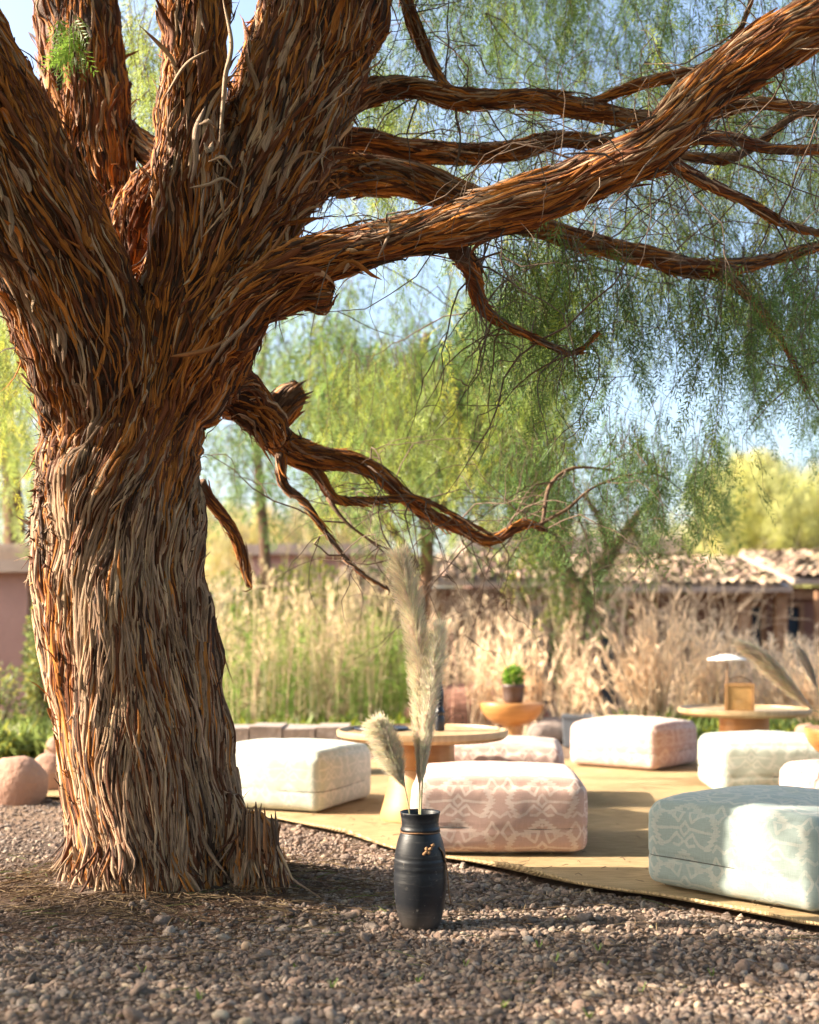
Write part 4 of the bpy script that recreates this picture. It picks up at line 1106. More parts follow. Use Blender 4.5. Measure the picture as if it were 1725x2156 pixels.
kn.tube([(.030 + .011 * (math.sin(t) + .9 * math.sin(2 * t)) * .5, -.088 + .008 * math.sin(3 * t), .300 + .012 * (math.cos(t) - .9 * math.cos(2 * t)) * .5) for t in np.linspace(0, 2 * PI, 40)], [.0050 + .0006 * math.sin(k * 1.7) for k in range(40)], 7); kn.tube([(.026, -.093, .298), (.016, -.096, .290), (.012, -.094, .284)], [.0055, .005, .006], 7)
kn.tube([(.040, -.078, .312), (.050, -.072, .318)], .006, 7)
kn.build('rope_knot', MT['rope'], vase, True)
rg = MB(); rg.tube([(.0725 * math.cos(a), .0725 * math.sin(a), .356 + .0015 * math.sin(a * 3)) for a in np.linspace(0, 2 * PI, 41)], .0030, 6, False)
rg.build('neck_cord', MT['leather'], vase, True)
sp_ = MB()
sp = [(.068, -.055, .305), (.082, -.045, .285), (.094, -.035, .24), (.1015, -.033, .18), (.105, -.035, .13), (.112, -.038, .095)]
for q in range(len(sp) - 1):
    pass
v = []; 
for x, y, z in sp: v += [(x - .001, y - .006, z), (x + .001, y + .006, z), (x + .004, y + .006, z), (x + .003, y - .006, z)]
f = [(i * 4 + j, i * 4 + (j + 1) % 4, i * 4 + 4 + (j + 1) % 4, i * 4 + 4 + j) for i in range(len(sp) - 1) for j in range(4)] + [(3, 2, 1, 0), tuple(len(sp) * 4 - 4 + j for j in range(4))]
sp_.add(v, f).build('strap', MT['leather'], vase, True)

def plume(rows, widths, nf, fl, label, seed, stem_r=.0035, stem_rows=None, loc_z=None, name='pampas_plume', col=(.98, .90, .74), fw=.0008, group=None, droop=.25):
    """rows (px,py,d) from the foot of the head to its tip; widths (m) half widths of the head there"""
    c = crom([(*at(*r), w) for r, w in zip(rows, widths)], .01)
    r2 = np.random.default_rng(seed); n = nf
    o = empty(name, at(*(stem_rows or rows)[0]), 0, label=label, cat='pampas plume', group=group)
    off = np.array(o.location)
    # spikelet branches: curved fibres leaving the axis, brushed towards the tip
    i = r2.random(n) ** .9 * (len(c) - 2); k = i.astype(int); fr = (i - k)[:, None]
    p = c[k, :3] * (1 - fr) + c[k + 1, :3] * fr; w = c[k, 3]
    t = norm(c[np.minimum(k + 1, len(c) - 1), :3] - c[k, :3]); ph = norm(r2.normal(0, 1, (n, 3)) * [1, .8, .5]); ph = norm(ph - t * np.sum(ph * t, 1, keepdims=True))
    rad = np.sqrt(r2.random(n)) * w
    L = fl * r2.uniform(.5, 1.3, n); K = 5; s = np.linspace(0, 1, K)[None, :, None]
    p0 = p + ph * (rad * .25)[:, None]; out = ph * (rad)[:, None]
    P = p0[:, None] + t[:, None] * (L[:, None, None] * s) + out[:, None] * (s ** .7) + np.array([r2.normal(0, .02), 0, -1.0]) * (s ** 2.2) * (L * droop * r2.uniform(.2, 1.2, n))[:, None, None] + r2.normal(0, .0016, (n, K, 3))
    V, f = thin_tubes(P - off, np.full(n, fw), np.full(n, fw * .45))
    cc = np.array(col) * r2.uniform(.72, 1.15, (n, 1)) * (1 + .05 * r2.normal(0, 1, (n, 3)))
    link('plume_head', mesh_np('plume_head', V, f, np.repeat(cc, 3 * K, axis=0)), MT['plume'], o, kind='stuff')
    sr = [at(*r) for r in (stem_rows or rows[:1])] + [Vector(c[j, :3]) for j in range(0, int(len(c) * .8), 8)]
    MB().tube([Vector(q) - Vector(off) for q in sr], [stem_r] * (len(sr) - 1) + [stem_r * .3], 7).build('stem', simple('plume_stem', (.48, .45, .25), (.36, .34, .18), 20, .5, 0), o, True)
    return o
vd = 4.40
plume([(884, 1650, vd), (888, 1540, vd), (886, 1420, vd), (876, 1330, vd), (858, 1240, vd + .02), (838, 1165, vd + .03)], [.012, .038, .050, .046, .054, .042], 8200, .052,
      'tallest cream pampas plume, its tip bending left high above the black vase', 31, stem_rows=[(884, 1830, vd), (883, 1720, vd)], group='pampas plumes in the black vase')
plume([(890, 1640, vd - .03), (898, 1540, vd - .03), (908, 1440, vd - .03), (918, 1380, vd - .03), (926, 1320, vd - .03)], [.010, .030, .040, .036, .016], 4300, .046,
      'shorter upright cream pampas plume pressed to the right of the tallest one', 32, stem_rows=[(888, 1830, vd - .02), (886, 1710, vd - .02)], col=(.98, .92, .78), group='pampas plumes in the black vase')
plume([(852, 1655, vd - .02), (838, 1625, vd - .02), (824, 1590, vd - .02), (808, 1550, vd - .02), (788, 1515, vd - .02)], [.010, .040, .052, .052, .034], 5400, .036,
      'short fluffy pampas plume leaning left out of the black vase', 33, stem_rows=[(872, 1800, vd), (861, 1700, vd - .01)], col=(.98, .92, .78), stem_r=.0025, group='pampas plumes in the black vase', droop=.6)

# ------------------------------------------------------------------ tables and stools
def round_table(x, y, z0, label):
    o = empty('round_table', (x, y, z0), 0, label=label, cat='table', group='low round wooden tables')
    h = .505
    MB().lathe([(0, h - .045), (.40, h - .045), (.47, h - .040), (.497, h - .02), (.50, h - .002), (.497, h + .014), (.482, h + .015), (.474, h - .001), (.45, h - .006), (0, h - .006)], 96).build('tabletop', MT['wood_top'], o, True)
    smooth_auto(o.children[0], 30)
    MB().lathe([(0, 0), (.245, 0), (.248, .02), (.225, .10), (.20, .20), (.183, .29), (.180, .295), (0, .295)], 64).build('pedestal', MT['wood'], o, True)
    MB().lathe([(0, .2955), (.178, .2955), (.188, .30), (.188, h - .05), (.20, h - .0455), (0, h - .0455)], 64).build('drum', MT['wood_bowl'], o, True)
    for c in o.children: smooth_auto(c, 35)
    return o
round_table(.075, 6.92, .018, 'near low round wooden table with raised rim behind the pampas plumes')
round_table((1567 - 862.5) / F_PX * 9.15, 9.15, .018, 'far low round wooden table carrying the rattan lantern')
def stool(x, y, z0, label, rim=.285):
    o = empty('pedestal_stool', (x, y, z0), 0, label=label, cat='stool', group='turned wooden pedestal stools with bowl shaped tops')
    MB().lathe([(0, .30), (.10, .30), (.17, .322), (.225, .365), (.262, .41), (.28, .455), (rim, .49), (rim - .004, .50), (0, .50)], 72).build('bowl_top', MT['wood_bowl'], o, True)
    MB().lathe([(0, 0), (.13, 0), (.13, .02), (.095, .035), (.088, .15), (.088, .2995), (0, .2995)], 40).build('column', MT['wood'], o, True)
    for c in o.children: smooth_auto(c, 30)
    return o
sx, sy = (1078.5 - 862.5) / F_PX * 10.6, 10.6
stool(sx, sy, .0, 'turned wooden pedestal stool holding the small brown plant pot')
stool(2.72, 7.28, .018, 'orange wooden pedestal stool cut by the right edge, with a glass vase on it')
# plant pot
pp = empty('plant_pot', (sx + .01, sy - .02, .50), 0, label='small dark brown pot with green plant on the far pedestal stool', cat='potted plant')
MB().lathe([(0, .0), (.075, .0), (.085, .01), (.094, .07), (.098, .135), (.104, .14), (.104, .165), (.094, .165), (.09, .145), (0, .145)], 40).build('pot', MT['pot'], pp, True)
MB().lathe([(0, .15), (.089, .149)], 20).build('soil', MT['soil'], pp, True)
def bush_leaves(center, rad, n, lf, lw, col, rs, yellow=.2):
    r2 = np.random.default_rng(rs); d = norm(r2.normal(0, 1, (n, 3))); rr = r2.random(n) ** .45
    p = np.array(center) + d * rr[:, None] * np.array(rad); a = norm(d + r2.normal(0, .6, (n, 3)) + [0, 0, .3]); s = norm(np.cross(a, r2.normal(0, 1, (n, 3)))) * lw
    L = lf * r2.uniform(.6, 1.3, n)[:, None]; V = np.stack([p, p + a * L * .45 + s, p + a * L, p + a * L * .45 - s], 1).reshape(-1, 3)
    c = np.array(col) * r2.uniform(.6, 1.5, (n, 1)); c = np.where(r2.random((n, 1)) < yellow, c * [1.8, 1.4, .9], c)
    return V, np.arange(n * 4).reshape(n, 4), np.repeat(c, 4, axis=0)
link('leaves', mesh_np('leaves', *bush_leaves((0, 0, .24), (.085, .085, .09), 420, .04, .012, (.13, .25, .03), 81)), MT['leaf'], pp, False)
# grey planter box
gp = empty('planter_box', (gr(1219, 1570).x, 12.0, -.01), R(-8), label='square grey metal planter box standing on the dirt behind the ottomans', cat='planter')
b = MB(); w = .155
b.add([(-w * .9, -w * .9, 0), (w * .9, -w * .9, 0), (w * .9, w * .9, 0), (-w * .9, w * .9, 0), (-w, -w, .31), (w, -w, .31), (w, w, .31), (-w, w, .31), (-w + .02, -w + .02, .31), (w - .02, -w + .02, .31), (w - .02, w - .02, .31), (-w + .02, w - .02, .31),
       (-w + .02, -w + .02, .25), (w - .02, -w + .02, .25), (w - .02, w - .02, .25), (-w + .02, w - .02, .25)],
      [(3, 2, 1, 0), (0, 1, 5, 4), (1, 2, 6, 5), (2, 3, 7, 6), (3, 0, 4, 7), (4, 5, 9, 8), (5, 6, 10, 9), (6, 7, 11, 10), (7, 4, 8, 11), (8, 9, 13, 12), (9, 10, 14, 13), (10, 11, 15, 14), (11, 8, 12, 15), (12, 13, 14, 15)])
bevel(b.build('box', MT['metal'], gp), .006)
MB().box(-w - .008, w + .008, -w - .008, -w + .001, .295, .315).box(-w - .008, w + .008, w - .001, w + .008, .295, .315).box(-w - .008, -w + .001, -w + .0011, w - .0011, .295, .315).box(w - .001, w + .008, -w + .0011, w - .0011, .295, .315).build('rim', MT['metal'], gp)
MB().box(-w + .0205, w - .0205, -w + .0205, w - .0205, .252, .262).build('soil', MT['soil'], gp)
# dark bottle on the near table
bx, by = (926 - 862.5) / F_PX * 7.05, 7.05
bo = empty('bottle_vase', (bx, by, .518), 0, label='slender dark blue bottle on the near table, mostly hidden by a plume', cat='bottle')
MB().lathe([(0, 0), (.026, 0), (.030, .01), (.030, .085), (.024, .10), (.030, .105), (.034, .112), (.026, .12), (.022, .15), (.026, .19), (.024, .235), (.013, .27), (.010, .30), (.013, .305), (0, .306)], 28).build('glass_body', MT['navy'], bo, True)
MB().tube([(.02, 0, .02), (.05, 0, .07), (.09, 0, .105), (.13, .01, .10), (.14, .01, .07), (.135, .01, .04)], .0022, 6).build('wire_handle', MT['twig'], bo, True)
# dark disc put in for the shaded inner rim of the near table
ty = MB().lathe([(0, 0), (.16, 0), (.165, .006), (.165, .016), (.158, .016), (.155, .007), (0, .006)], 48).build('rim_shade_disc', MT['navy'], None, True, label='thin dark disc put in for the shaded inner rim at the back of the near table', cat='rim shade')
ty.location = (-.17, 7.14, .5175)
# rattan lantern on the far table
lx, ly = (1557 - 862.5) / F_PX * 8.95, 8.95
ln = empty('rattan_lantern', (lx, ly, .5185), R(-14), label='square woven rattan lantern with pale wood frame on the far table', cat='lantern')
W_ = .095; H_ = .215
for sx_ in (-1, 1):
    for sy_ in (-1, 1):
        MB().box(sx_ * W_ - .011, sx_ * W_ + .011, sy_ * W_ - .011, sy_ * W_ + .011, 0, H_).build('post', MT['wood'], ln)
for z in (.0, H_ - .02):
    for s in (-1, 1):
        MB().box(-W_ + .0112, W_ - .0112, s * W_ - .009, s * W_ + .009, z + .0005, z + .0195).build('rail', MT['wood'], ln)
        MB().box(s * W_ - .009, s * W_ + .009, -W_ + .0112, W_ - .0112, z + .0005, z + .0195).build('rail', MT['wood'], ln)
cane = simple('rattan_cane', (.58, .36, .14), (.46, .27, .10), 30, .6, .1)
for s, horiz in ((-1, 0), (1, 0), (-1, 1), (1, 1)):
    m_ = MB()
    for k in range(11):
        t = -W_ + .018 + k * (2 * W_ - .036) / 10; zz = .024 + k * (H_ - .048) / 10
        if horiz == 0:
            m_.box(t - .0045, t + .0045, s * W_ - .0015, s * W_ + .0015, .02, H_ - .02); m_.box(-W_ + .011, W_ - .011, s * W_ + .002, s * W_ + .0042, zz - .0055, zz + .0055)
        else:
            m_.box(s * W_ - .0015, s * W_ + .0015, t - .0045, t + .0045, .02, H_ - .02); m_.box(s * W_ + .002, s * W_ + .0042, -W_ + .011, W_ - .011, zz - .0055, zz + .0055)
    m_.build('rattan_panel', cane, ln)
MB().box(-W_ + .011, W_ - .011, -W_ + .011, W_ - .011, .002, .012).build('floor_plate', MT['wood'], ln)
MB().tube([(-W_, 0, H_), (-W_ * .6, 0, H_ + .035), (0, 0, H_ + .05), (W_ * .6, 0, H_ + .035), (W_, 0, H_)], .004, 7).build('carry_handle', MT['leather'], ln, True)
MB().lathe([(0, 0.0125), (.028, .0125), (.028, .09), (.004, .092), (.002, .105), (0, .105)], 20).build('candle', MT['white'], ln, True)
# glass vase and plumes on the right stool
gv = empty('glass_vase', (2.74, 7.24, .519), 0, label='smoky glass vase on the stool at the right edge, holding leaning plumes', cat='vase')
MB().lathe([(0, 0), (.07, 0), (.095, .02), (.098, .05), (.085, .085), (.060, .105), (.052, .125), (.056, .135), (.052, .135), (.048, .125), (.055, .105), (.08, .083), (.092, .05), (.09, .024), (0, .012)], 40).build('glass_body', MT['smoke'], gv, True)
MB().tube([(.058 * math.cos(a), .058 * math.sin(a), .118) for a in np.linspace(0, 2 * PI, 25)], .006, 6, False).build('neck_cord', MT['navy'], gv, True)
gpx = 862.5 + 2.74 * F_PX / 7.24
plume([(1712, 1495, 7.2), (1676, 1458, 7.2), (1640, 1420, 7.2), (1605, 1385, 7.2), (1570, 1362, 7.2)], [.012, .040, .055, .045, .02], 4200, .09, 'broad cream plume leaning far left from the glass vase at the right edge', 41,
      stem_rows=[(gpx, 1545, 7.24), (gpx - 35, 1518, 7.22)], fw=.0014, name='leaning_plume', col=(.98, .90, .76), group='plumes in the glass vase')
plume([(1722, 1450, 7.1), (1705, 1410, 7.1), (1690, 1380, 7.1)], [.012, .028, .012], 700, .10, 'small greyish upright plume above the glass vase at the right edge', 42,
      stem_rows=[(gpx + 5, 1545, 7.24), (1738, 1500, 7.15)], fw=.0014, name='leaning_plume', col=(.66, .62, .57), group='plumes in the glass vase')
# flat white lamp on a slender pole
lmx = (1531 - 862.5) / F_PX * 10.4
lp = empty('disc_lamp', (lmx, 10.4, -.01), 0, label='flat white disc lamp on a thin pole behind the far table', cat='garden lamp')
MB().lathe([(0, .945), (.05, .94), (.165, .905), (.172, .895), (.165, .893), (.05, .90), (0, .905)], 40).build('lamp_shade', MT['white'], lp, True)
MB().tube([(0, 0, 0), (0, 0, .91)], .006, 8).build('pole', MT['beam'], lp, True)
MB().lathe([(0, 0), (.09, 0), (.09, .015), (.02, .025), (0, .025)], 24).build('lamp_base', MT['metal'], lp, True)

# ------------------------------------------------------------------ walls and houses
def wobble_box(name, x0, x1, y0, y1, z0, z1, m, parent=None, seed=0, amp=.02, n=(24, 3, 5), **k):
    nx_, ny_, nz_ = n; bm = bmesh.new(); bmesh.ops.create_cube(bm, size=1)
    bmesh.ops.subdivide_edges(bm, edges=[e for e in bm.edges if abs((e.verts[0].co - e.verts[1].co).x) > .5], cuts=nx_, use_grid_fill=True)
    bmesh.ops.subdivide_edges(bm, edges=[e for e in bm.edges if abs((e.verts[0].co - e.verts[1].co).z) > .5], cuts=nz_, use_grid_fill=True)
    p = np.array([v.co[:] for v in bm.verts]) + .5; q = np.array([x0, y0, z0]) + p * np.array([x1 - x0, y1 - y0, z1 - z0])
    q2 = q + np.stack([fbm(q, 1.7, seed), fbm(q, 1.7, seed + 5), fbm(q, 1.7, seed + 9)], -1) * amp * np.array([0, 1, 1])
    for v, c in zip(bm.verts, q2): v.co = c
    me = bpy.data.meshes.new(name); bm.to_mesh(me); bm.free()
    return link(name, me, m, parent, False, **k)
# low ledge behind the first ottoman
lw = empty('low_wall', (0, 0, 0), label='low grey brown stone ledge behind the pale ottoman', cat='low wall')
xl = (-1.75, -.47); 
for k in range(5):
    a = xl[0] + (xl[1] - xl[0]) * k / 5; b_ = xl[0] + (xl[1] - xl[0]) * (k + 1) / 5
    wobble_box('cap_stone', a + .006, b_ - .006, 9.16, 9.64, .27 - .004 * (k % 3), .385 - .012 * (k % 2), MT['grey_rock'], lw, k, .015, (5, 2, 2))
wobble_box('base_course', xl[0], xl[1] - .02, 9.2, 9.6, -.03, .265, MT['adobe_dark'], lw, 4, .02)
# house on the left
lh = empty('left_house', (0, 0, 0), label='mauve plastered house with flat pale parapet left of the trunk', cat='house')
x1 = (58 - 862.5) / F_PX * 14.2
wobble_box('wall', x1 - 3.2, x1, 14.2, 17, -.05, 1.86, MT['plaster'], lh, 11, .03)
wobble_box('pillar', x1 + .003, x1 + .24, 14.4, 14.9, -.05, 1.86, MT['adobe_dark'], lh, 12, .01)
wobble_box('parapet', x1 - 3.25, x1 + .32, 14.05, 17.1, 1.865, 2.02, MT['cap'], lh, 13, .02)
wobble_box('upper_wall', x1 - 3.0, x1 - .1, 15.8, 17, 2.025, 2.35, MT['cap'], lh, 14, .04)
# the long house at the back
def facade(parent, x0, x1, y, th, z1, openings, m, name='wall'):
    xs = sorted({x0, x1, *[o[0] for o in openings], *[o[1] for o in openings]}); b = MB()
    for a, c in zip(xs, xs[1:]):
        mid = (a + c) / 2; op = [o for o in openings if o[0] < mid < o[1]]
        if not op: b.box(a, c, y, y + th, -.05, z1)
        else:
            o = op[0]
            if o[2] > 0: b.box(a, c, y, y + th, -.05, o[2])
            b.box(a, c, y, y + th, o[3], z1)
    return b.build(name, m, parent)
hs = empty('adobe_house', (0, 0, 0), label='long low brown adobe house with tiled roof behind the dry grass', cat='house')
HY = 20.0
def X(px, y=HY): return (px - 862.5) / F_PX * y
ops = [(X(1095), X(1180), 0, 1.75), (X(1255), X(1330), 0, 1.7), (X(1572), X(1612), .75, 1.70), (X(1628), X(1692), .75, 1.70), (X(900), X(935), .2, 1.7)]
facade(hs, X(780), 12.5, HY, .35, 1.95, ops, MT['adobe_dark'])
MB().box(X(780), 12.5, HY + 3.6, HY + 3.9, -.05, 1.95).build('back_wall', MT['adobe_dark'], hs)
for xx in (X(780) - .001, 12.2): MB().box(xx, xx + .3, HY + .352, HY + 3.598, -.05, 1.95).build('side_wall', MT['adobe_dark'], hs)
for (a, c, z0, z1) in ops[2:4]:
    fr = MB().box(a, a + .07, HY - .03, HY + .06, z0, z1).box(c - .07, c, HY - .03, HY + .06, z0, z1).box(a + .071, c - .071, HY - .03, HY + .06, z1 - .07, z1).box(a + .071, c - .071, HY - .03, HY + .06, z0, z0 + .07).build('window', MT['beam'], hs)
    MB().box(a + .071, c - .071, HY + .02, HY + .03, z0 + .071, z1 - .071).build('pane', MT['glass'], fr)
for (a, c, z0, z1) in (ops[0], ops[1], ops[4]):
    df = MB().box(a, a + .09, HY - .03, HY + .1, z0, z1).box(c - .09, c, HY - .03, HY + .1, z0, z1).box(a + .091, c - .091, HY - .03, HY + .1, z1 - .1, z1).build('door_frame', MT['beam'], hs)
    MB().box(a + .091, a + .091 + (c - a) * .4, HY + .06, HY + .09, max(z0, 0) + .01, z1 - .101).build('door_panel', simple('dark_door', (.03, .045, .055), None, 5, .4, .1), df)
lin = MB().box(X(1240), X(1720), HY - .1, HY - .002, 1.76, 1.90).build('lintel_beam', MT['beam'], hs)
for px in (1545, 1618, 1700, 915, 1075): MB().box(X(px) - .09, X(px) + .09, HY - .75, HY - .6, -.02, 1.86).build('porch_post', MT['beam'], hs)
def tiled_roof(parent, xa, xb, ya, za, yb, zb, name='roof', rows=11, tw=.15):
    sl_ = MB(); sl_.add([(xa, ya, za), (xb, ya, za), (xb, yb, zb), (xa, yb, zb), (xa, ya, za - .09), (xb, ya, za - .09), (xb, yb, zb - .09), (xa, yb, zb - .09)], [(0, 1, 2, 3), (7, 6, 5, 4), (0, 4, 5, 1), (1, 5, 6, 2), (2, 6, 7, 3), (3, 7, 4, 0)])
    rf = sl_.build(name, MT['cap'], parent)
    r2 = np.random.default_rng(int(xa * 10 + 200)); nxx = int((xb - xa) / tw); V = []; F = []; Cc = []; b = 0
    for j in range(rows):
        t0 = j / rows; t1 = min(1, (j + 1.25) / rows)
        for i in range(nxx):
            cx = xa + (i + .5) * tw + r2.normal(0, .01); c = np.array([.34, .245, .17]) * r2.choice([.45, .8, 1.0, 1.25]) * r2.uniform(.8, 1.15) * (1 + .05 * r2.normal(0, 1, 3)); jz = r2.normal(0, .022); jy = r2.normal(0, .03)
            for k in range(5):
                a = PI * k / 4; ox = -math.cos(a) * tw * .48; oz = math.sin(a) * tw * .38 + .01 + (.02 * r2.random() if k == 2 else 0)
                V += [(cx + ox, ya - .06 + jy + (yb - ya) * t0, za + (zb - za) * t0 + oz + .035 + jz), (cx + ox + jz, ya - .06 + (yb - ya) * t1, za + (zb - za) * t1 + oz)]; Cc += [c, c]
            F += [(b + 2 * k, b + 2 * k + 2, b + 2 * k + 3, b + 2 * k + 1) for k in range(4)]; b += 10
    link('roof_tiles', mesh_np('roof_tiles', np.array(V), np.array(F), np.array(Cc)), attr_mat('roof_tile', .9), rf, kind='stuff')
    return rf
tiled_roof(hs, X(870, 19.2), X(1185, 19.2), 19.1, 2.02, 22.0, 2.65)
tiled_roof(hs, X(1245, 19.2), X(1665, 19.2), 19.1, 1.93, 22.6, 2.62)
tiled_roof(hs, X(1668, 19.8), 13.0, 19.7, 2.08, 23.0, 2.75)
tiled_roof(hs, X(700, 20.5), X(868, 20.5), 20.4, 2.0, 23, 2.5)
# second house, its mauve upper wall shows above the first
h2 = empty('rear_house', (0, 0, 0), label='mauve walled house showing through leaves above the low roof line', cat='house')
wobble_box('wall', X(520, 27), X(800, 27), 27, 31, -.05, 3.0, MT['plaster'], h2, 21, .04)
wobble_box('parapet', X(510, 27), X(810, 27), 26.8, 31.2, 3.005, 3.25, MT['cap'], h2, 22, .04)
wobble_box('wing_wall', X(990, 28), X(1900, 28), 28, 32, -.05, 3.1, MT['adobe'], h2, 23, .05)
wobble_box('wing_parapet', X(980, 28), X(1910, 28), 27.8, 32.2, 3.105, 3.5, MT['cap'], h2, 24, .08)
# red earth bank left of the stool, behind the near table
bank = rock_mesh(61, .9, .5, .5, .3, 4); ob = link('earth_mound', bank, MT['adobe'], label='reddish earth mound among the stalks behind the near table', cat='mound'); ob.location = (X(1010, 13.4), 13.6, .15)

# ------------------------------------------------------------------ tall dry grass, shrubs and ground cover
def stalks(P0, H, lean, rs, col, heads=.7, rad=.005, fan=0.0, leaf=3, head_len=.22, curve=.25, bl=.22):
    """dry stems with thin blades and feathery heads, P0 (N,3)"""
    r2 = np.random.default_rng(rs); n = len(P0); K = 6; s = np.linspace(0, 1, K)[None, :, None]
    a = r2.random(n) * 2 * PI; d = np.stack([np.cos(a), np.sin(a), np.zeros(n)], 1) * (lean * r2.random(n))[:, None]
    if fan: d[:, 0] += fan
    P = P0[:, None] + (d * H[:, None])[:, None] * (s ** (1 + curve * 3)) + np.array([0, 0, 1.0]) * (H[:, None, None] * (s - .12 * s ** 3 * np.linalg.norm(d, axis=1)[:, None, None]))
    P += r2.normal(0, .008, P.shape) * s
    V, f = thin_tubes(P, np.full(n, rad), np.full(n, rad * .5)); c = np.array(col) * r2.uniform(.6, 1.25, (n, 1)) * (1 + .06 * r2.normal(0, 1, (n, 3)))
    out = [(V, f, np.repeat(c, K * 3, axis=0))]
    # blades
    m = n * leaf; si = np.repeat(np.arange(n), leaf); ki = r2.uniform(.15, .95, m) * (K - 1); k0 = ki.astype(int); fr = (ki - k0)[:, None]
    p = P[si, k0] * (1 - fr) + P[si, k0 + 1] * fr; a = r2.random(m) * 2 * PI; L = bl * r2.uniform(.4, 1.3, m)[:, None]
    di = norm(np.stack([np.cos(a), np.sin(a), r2.uniform(.2, 1.6, m)], 1)); sd = norm(np.cross(di, r2.normal(0, 1, (m, 3)))) * r2.uniform(.004, .009, m)[:, None]
    V = np.stack([p - sd, p + di * L * .5 + sd + [0, 0, 0], p + di * L + np.array([0, 0, -.25]) * L, p + di * L * .5 - sd], 1).reshape(-1, 3)
    out.append((V, np.arange(m * 4).reshape(m, 4), np.repeat(np.array(col) * r2.uniform(.55, 1.35, (m, 1)), 4, axis=0)))
    # heads
    hi = np.where(r2.random(n) < heads)[0]; q = 9; m = len(hi) * q
    if m:
        hs_ = np.repeat(hi, q); t = r2.random(m)[:, None]; tip = P[hs_, -1]; ax = norm(P[hs_, -1] - P[hs_, -2]); p = tip - ax * head_len * .6 * t + ax * head_len * .4 * (1 - t)
        di = norm(ax + r2.normal(0, .45, (m, 3))); sd = norm(np.cross(di, r2.normal(0, 1, (m, 3)))) * .007; L = head_len * r2.uniform(.25, .6, m)[:, None]
        V = np.stack([p, p + di * L * .5 + sd, p + di * L, p + di * L * .5 - sd], 1).reshape(-1, 3)
        cc = np.array(col) * np.array([1.2, 1.18, 1.15]) * r2.uniform(.7, 1.3, (m, 1)); out.append((V, np.arange(m * 4).reshape(m, 4), np.repeat(cc, 4, axis=0)))
    return out
def band(px0, px1, y0, y1, n, rs):
    r2 = np.random.default_rng(rs); px = r2.uniform(px0, px1, n); y = r2.uniform(y0, y1, n)
    return np.stack([(px - 862.5) / F_PX * y, y, np.full(n, -.02)], 1)
STRAW = (.80, .64, .46); OLIVE = (.30, .34, .10); TANS = (.52, .39, .25); GRN = (.22, .34, .07)
# continuous mass of grass behind the sitting area
o_ = []
P = band(430, 800, 12.3, 15.5, 330, 91); o_ += stalks(P, np.random.default_rng(1).uniform(.8, 1.75, len(P)), .22, 92, (.58, .47, .30), .7, .006)
P = band(430, 900, 12.5, 16.5, 260, 93); o_ += stalks(P, np.random.default_rng(2).uniform(.6, 1.4, len(P)), .255, 94, OLIVE, .5, .005, leaf=6)
P = band(430, 900, 12.4, 15.0, 300, 95); o_ += stalks(P, np.random.default_rng(3).uniform(.5, 1.5, len(P)), .3, 96, GRN, .1, .005, leaf=14, bl=.16)
P = band(900, 1090, 12.8, 15.5, 110, 197); o_ += stalks(P, np.random.default_rng(14).uniform(.6, 1.5, len(P)), .25, 198, STRAW, .9, .005)
P = band(1180, 1240, 12.8, 15.5, 34, 97); o_ += stalks(P, np.random.default_rng(4).uniform(.7, 1.7, len(P)), .2, 98, STRAW, .9, .005)
P = band(430, 860, 13.5, 17, 90, 191); o_ += stalks(P, np.random.default_rng(11).uniform(1.5, 2.5, len(P)), .2, 192, (.52, .44, .26), .8, .006, leaf=5)
P = band(1480, 1760, 12.5, 15.5, 300, 99); o_ += stalks(P, np.random.default_rng(5).uniform(.45, 1.12, len(P)), .35, 100, STRAW, .9, .005)
P = band(1338, 1500, 12.8, 15.5, 115, 101); o_ += stalks(P, np.random.default_rng(6).uniform(.5, 1.35, len(P)), .25, 102, STRAW, .9, .005)
link('tall_dry_grass', mesh_np('tall_dry_grass', *join2(o_)), MT['straw'], smooth=False, kind='stuff', label='tall straw coloured grass and reeds behind the sitting area')
# dry bushes with a shape of their own
def fan_shrub(px, y, n, H, spread, lean, label, rs, col=STRAW, name='dry_shrub', group='dry fan shaped shrubs before the adobe house'):
    g = np.array([(px - 862.5) / F_PX * y, y, -.02]); r2 = np.random.default_rng(rs)
    P = r2.normal(0, .06, (n, 3)) * [1, 1, 0]; o = empty(name, g, 0, label=label, cat='shrub', group=group)
    d = norm(np.stack([r2.normal(lean, spread, n), r2.normal(0, spread * .6, n), np.ones(n)], 1)); Hh = r2.uniform(.5, 1.0, n)[:, None] * H
    K = 7; s = np.linspace(0, 1, K)[None, :, None]; cur = r2.normal(0, .12, (n, 1, 3)); PP = P[:, None] + d[:, None] * Hh[:, None] * s + cur * s ** 2 * H * .5; PP[..., 2] -= .10 * H * s[..., 0] ** 3 * np.abs(d[:, 0:1]) * 2
    V, f = thin_tubes(PP, r2.uniform(.006, .014, n), np.full(n, .003)); c = np.array(col) * r2.uniform(.6, 1.15, (n, 1)); link('stems', mesh_np('stems', V, f, np.repeat(c, 3 * K, axis=0)), MT['straw'], o, kind='stuff')
    lst = []
    m = n * 16; si = np.repeat(np.arange(n), 16); ki = r2.uniform(.35, 1, m) * (K - 1.001); k0 = ki.astype(int); p = PP[si, k0] + (PP[si, k0 + 1] - PP[si, k0]) * (ki - k0)[:, None]
    di = norm(d[si] + r2.normal(0, .38, (m, 3))); L = r2.uniform(.06, .20, m)[:, None]; sd = norm(np.cross(di, r2.normal(0, 1, (m, 3)))) * .008
    V = np.stack([p, p + di * L * .5 + sd, p + di * L, p + di * L * .5 - sd], 1).reshape(-1, 3)
    link('seed_heads', mesh_np('seed_heads', V, np.arange(m * 4).reshape(m, 4), np.repeat(np.array(col) * [1.2, 1.15, 1.1] * r2.uniform(.6, 1.3, (m, 1)), 4, axis=0)), MT['straw'], o, False, kind='stuff')
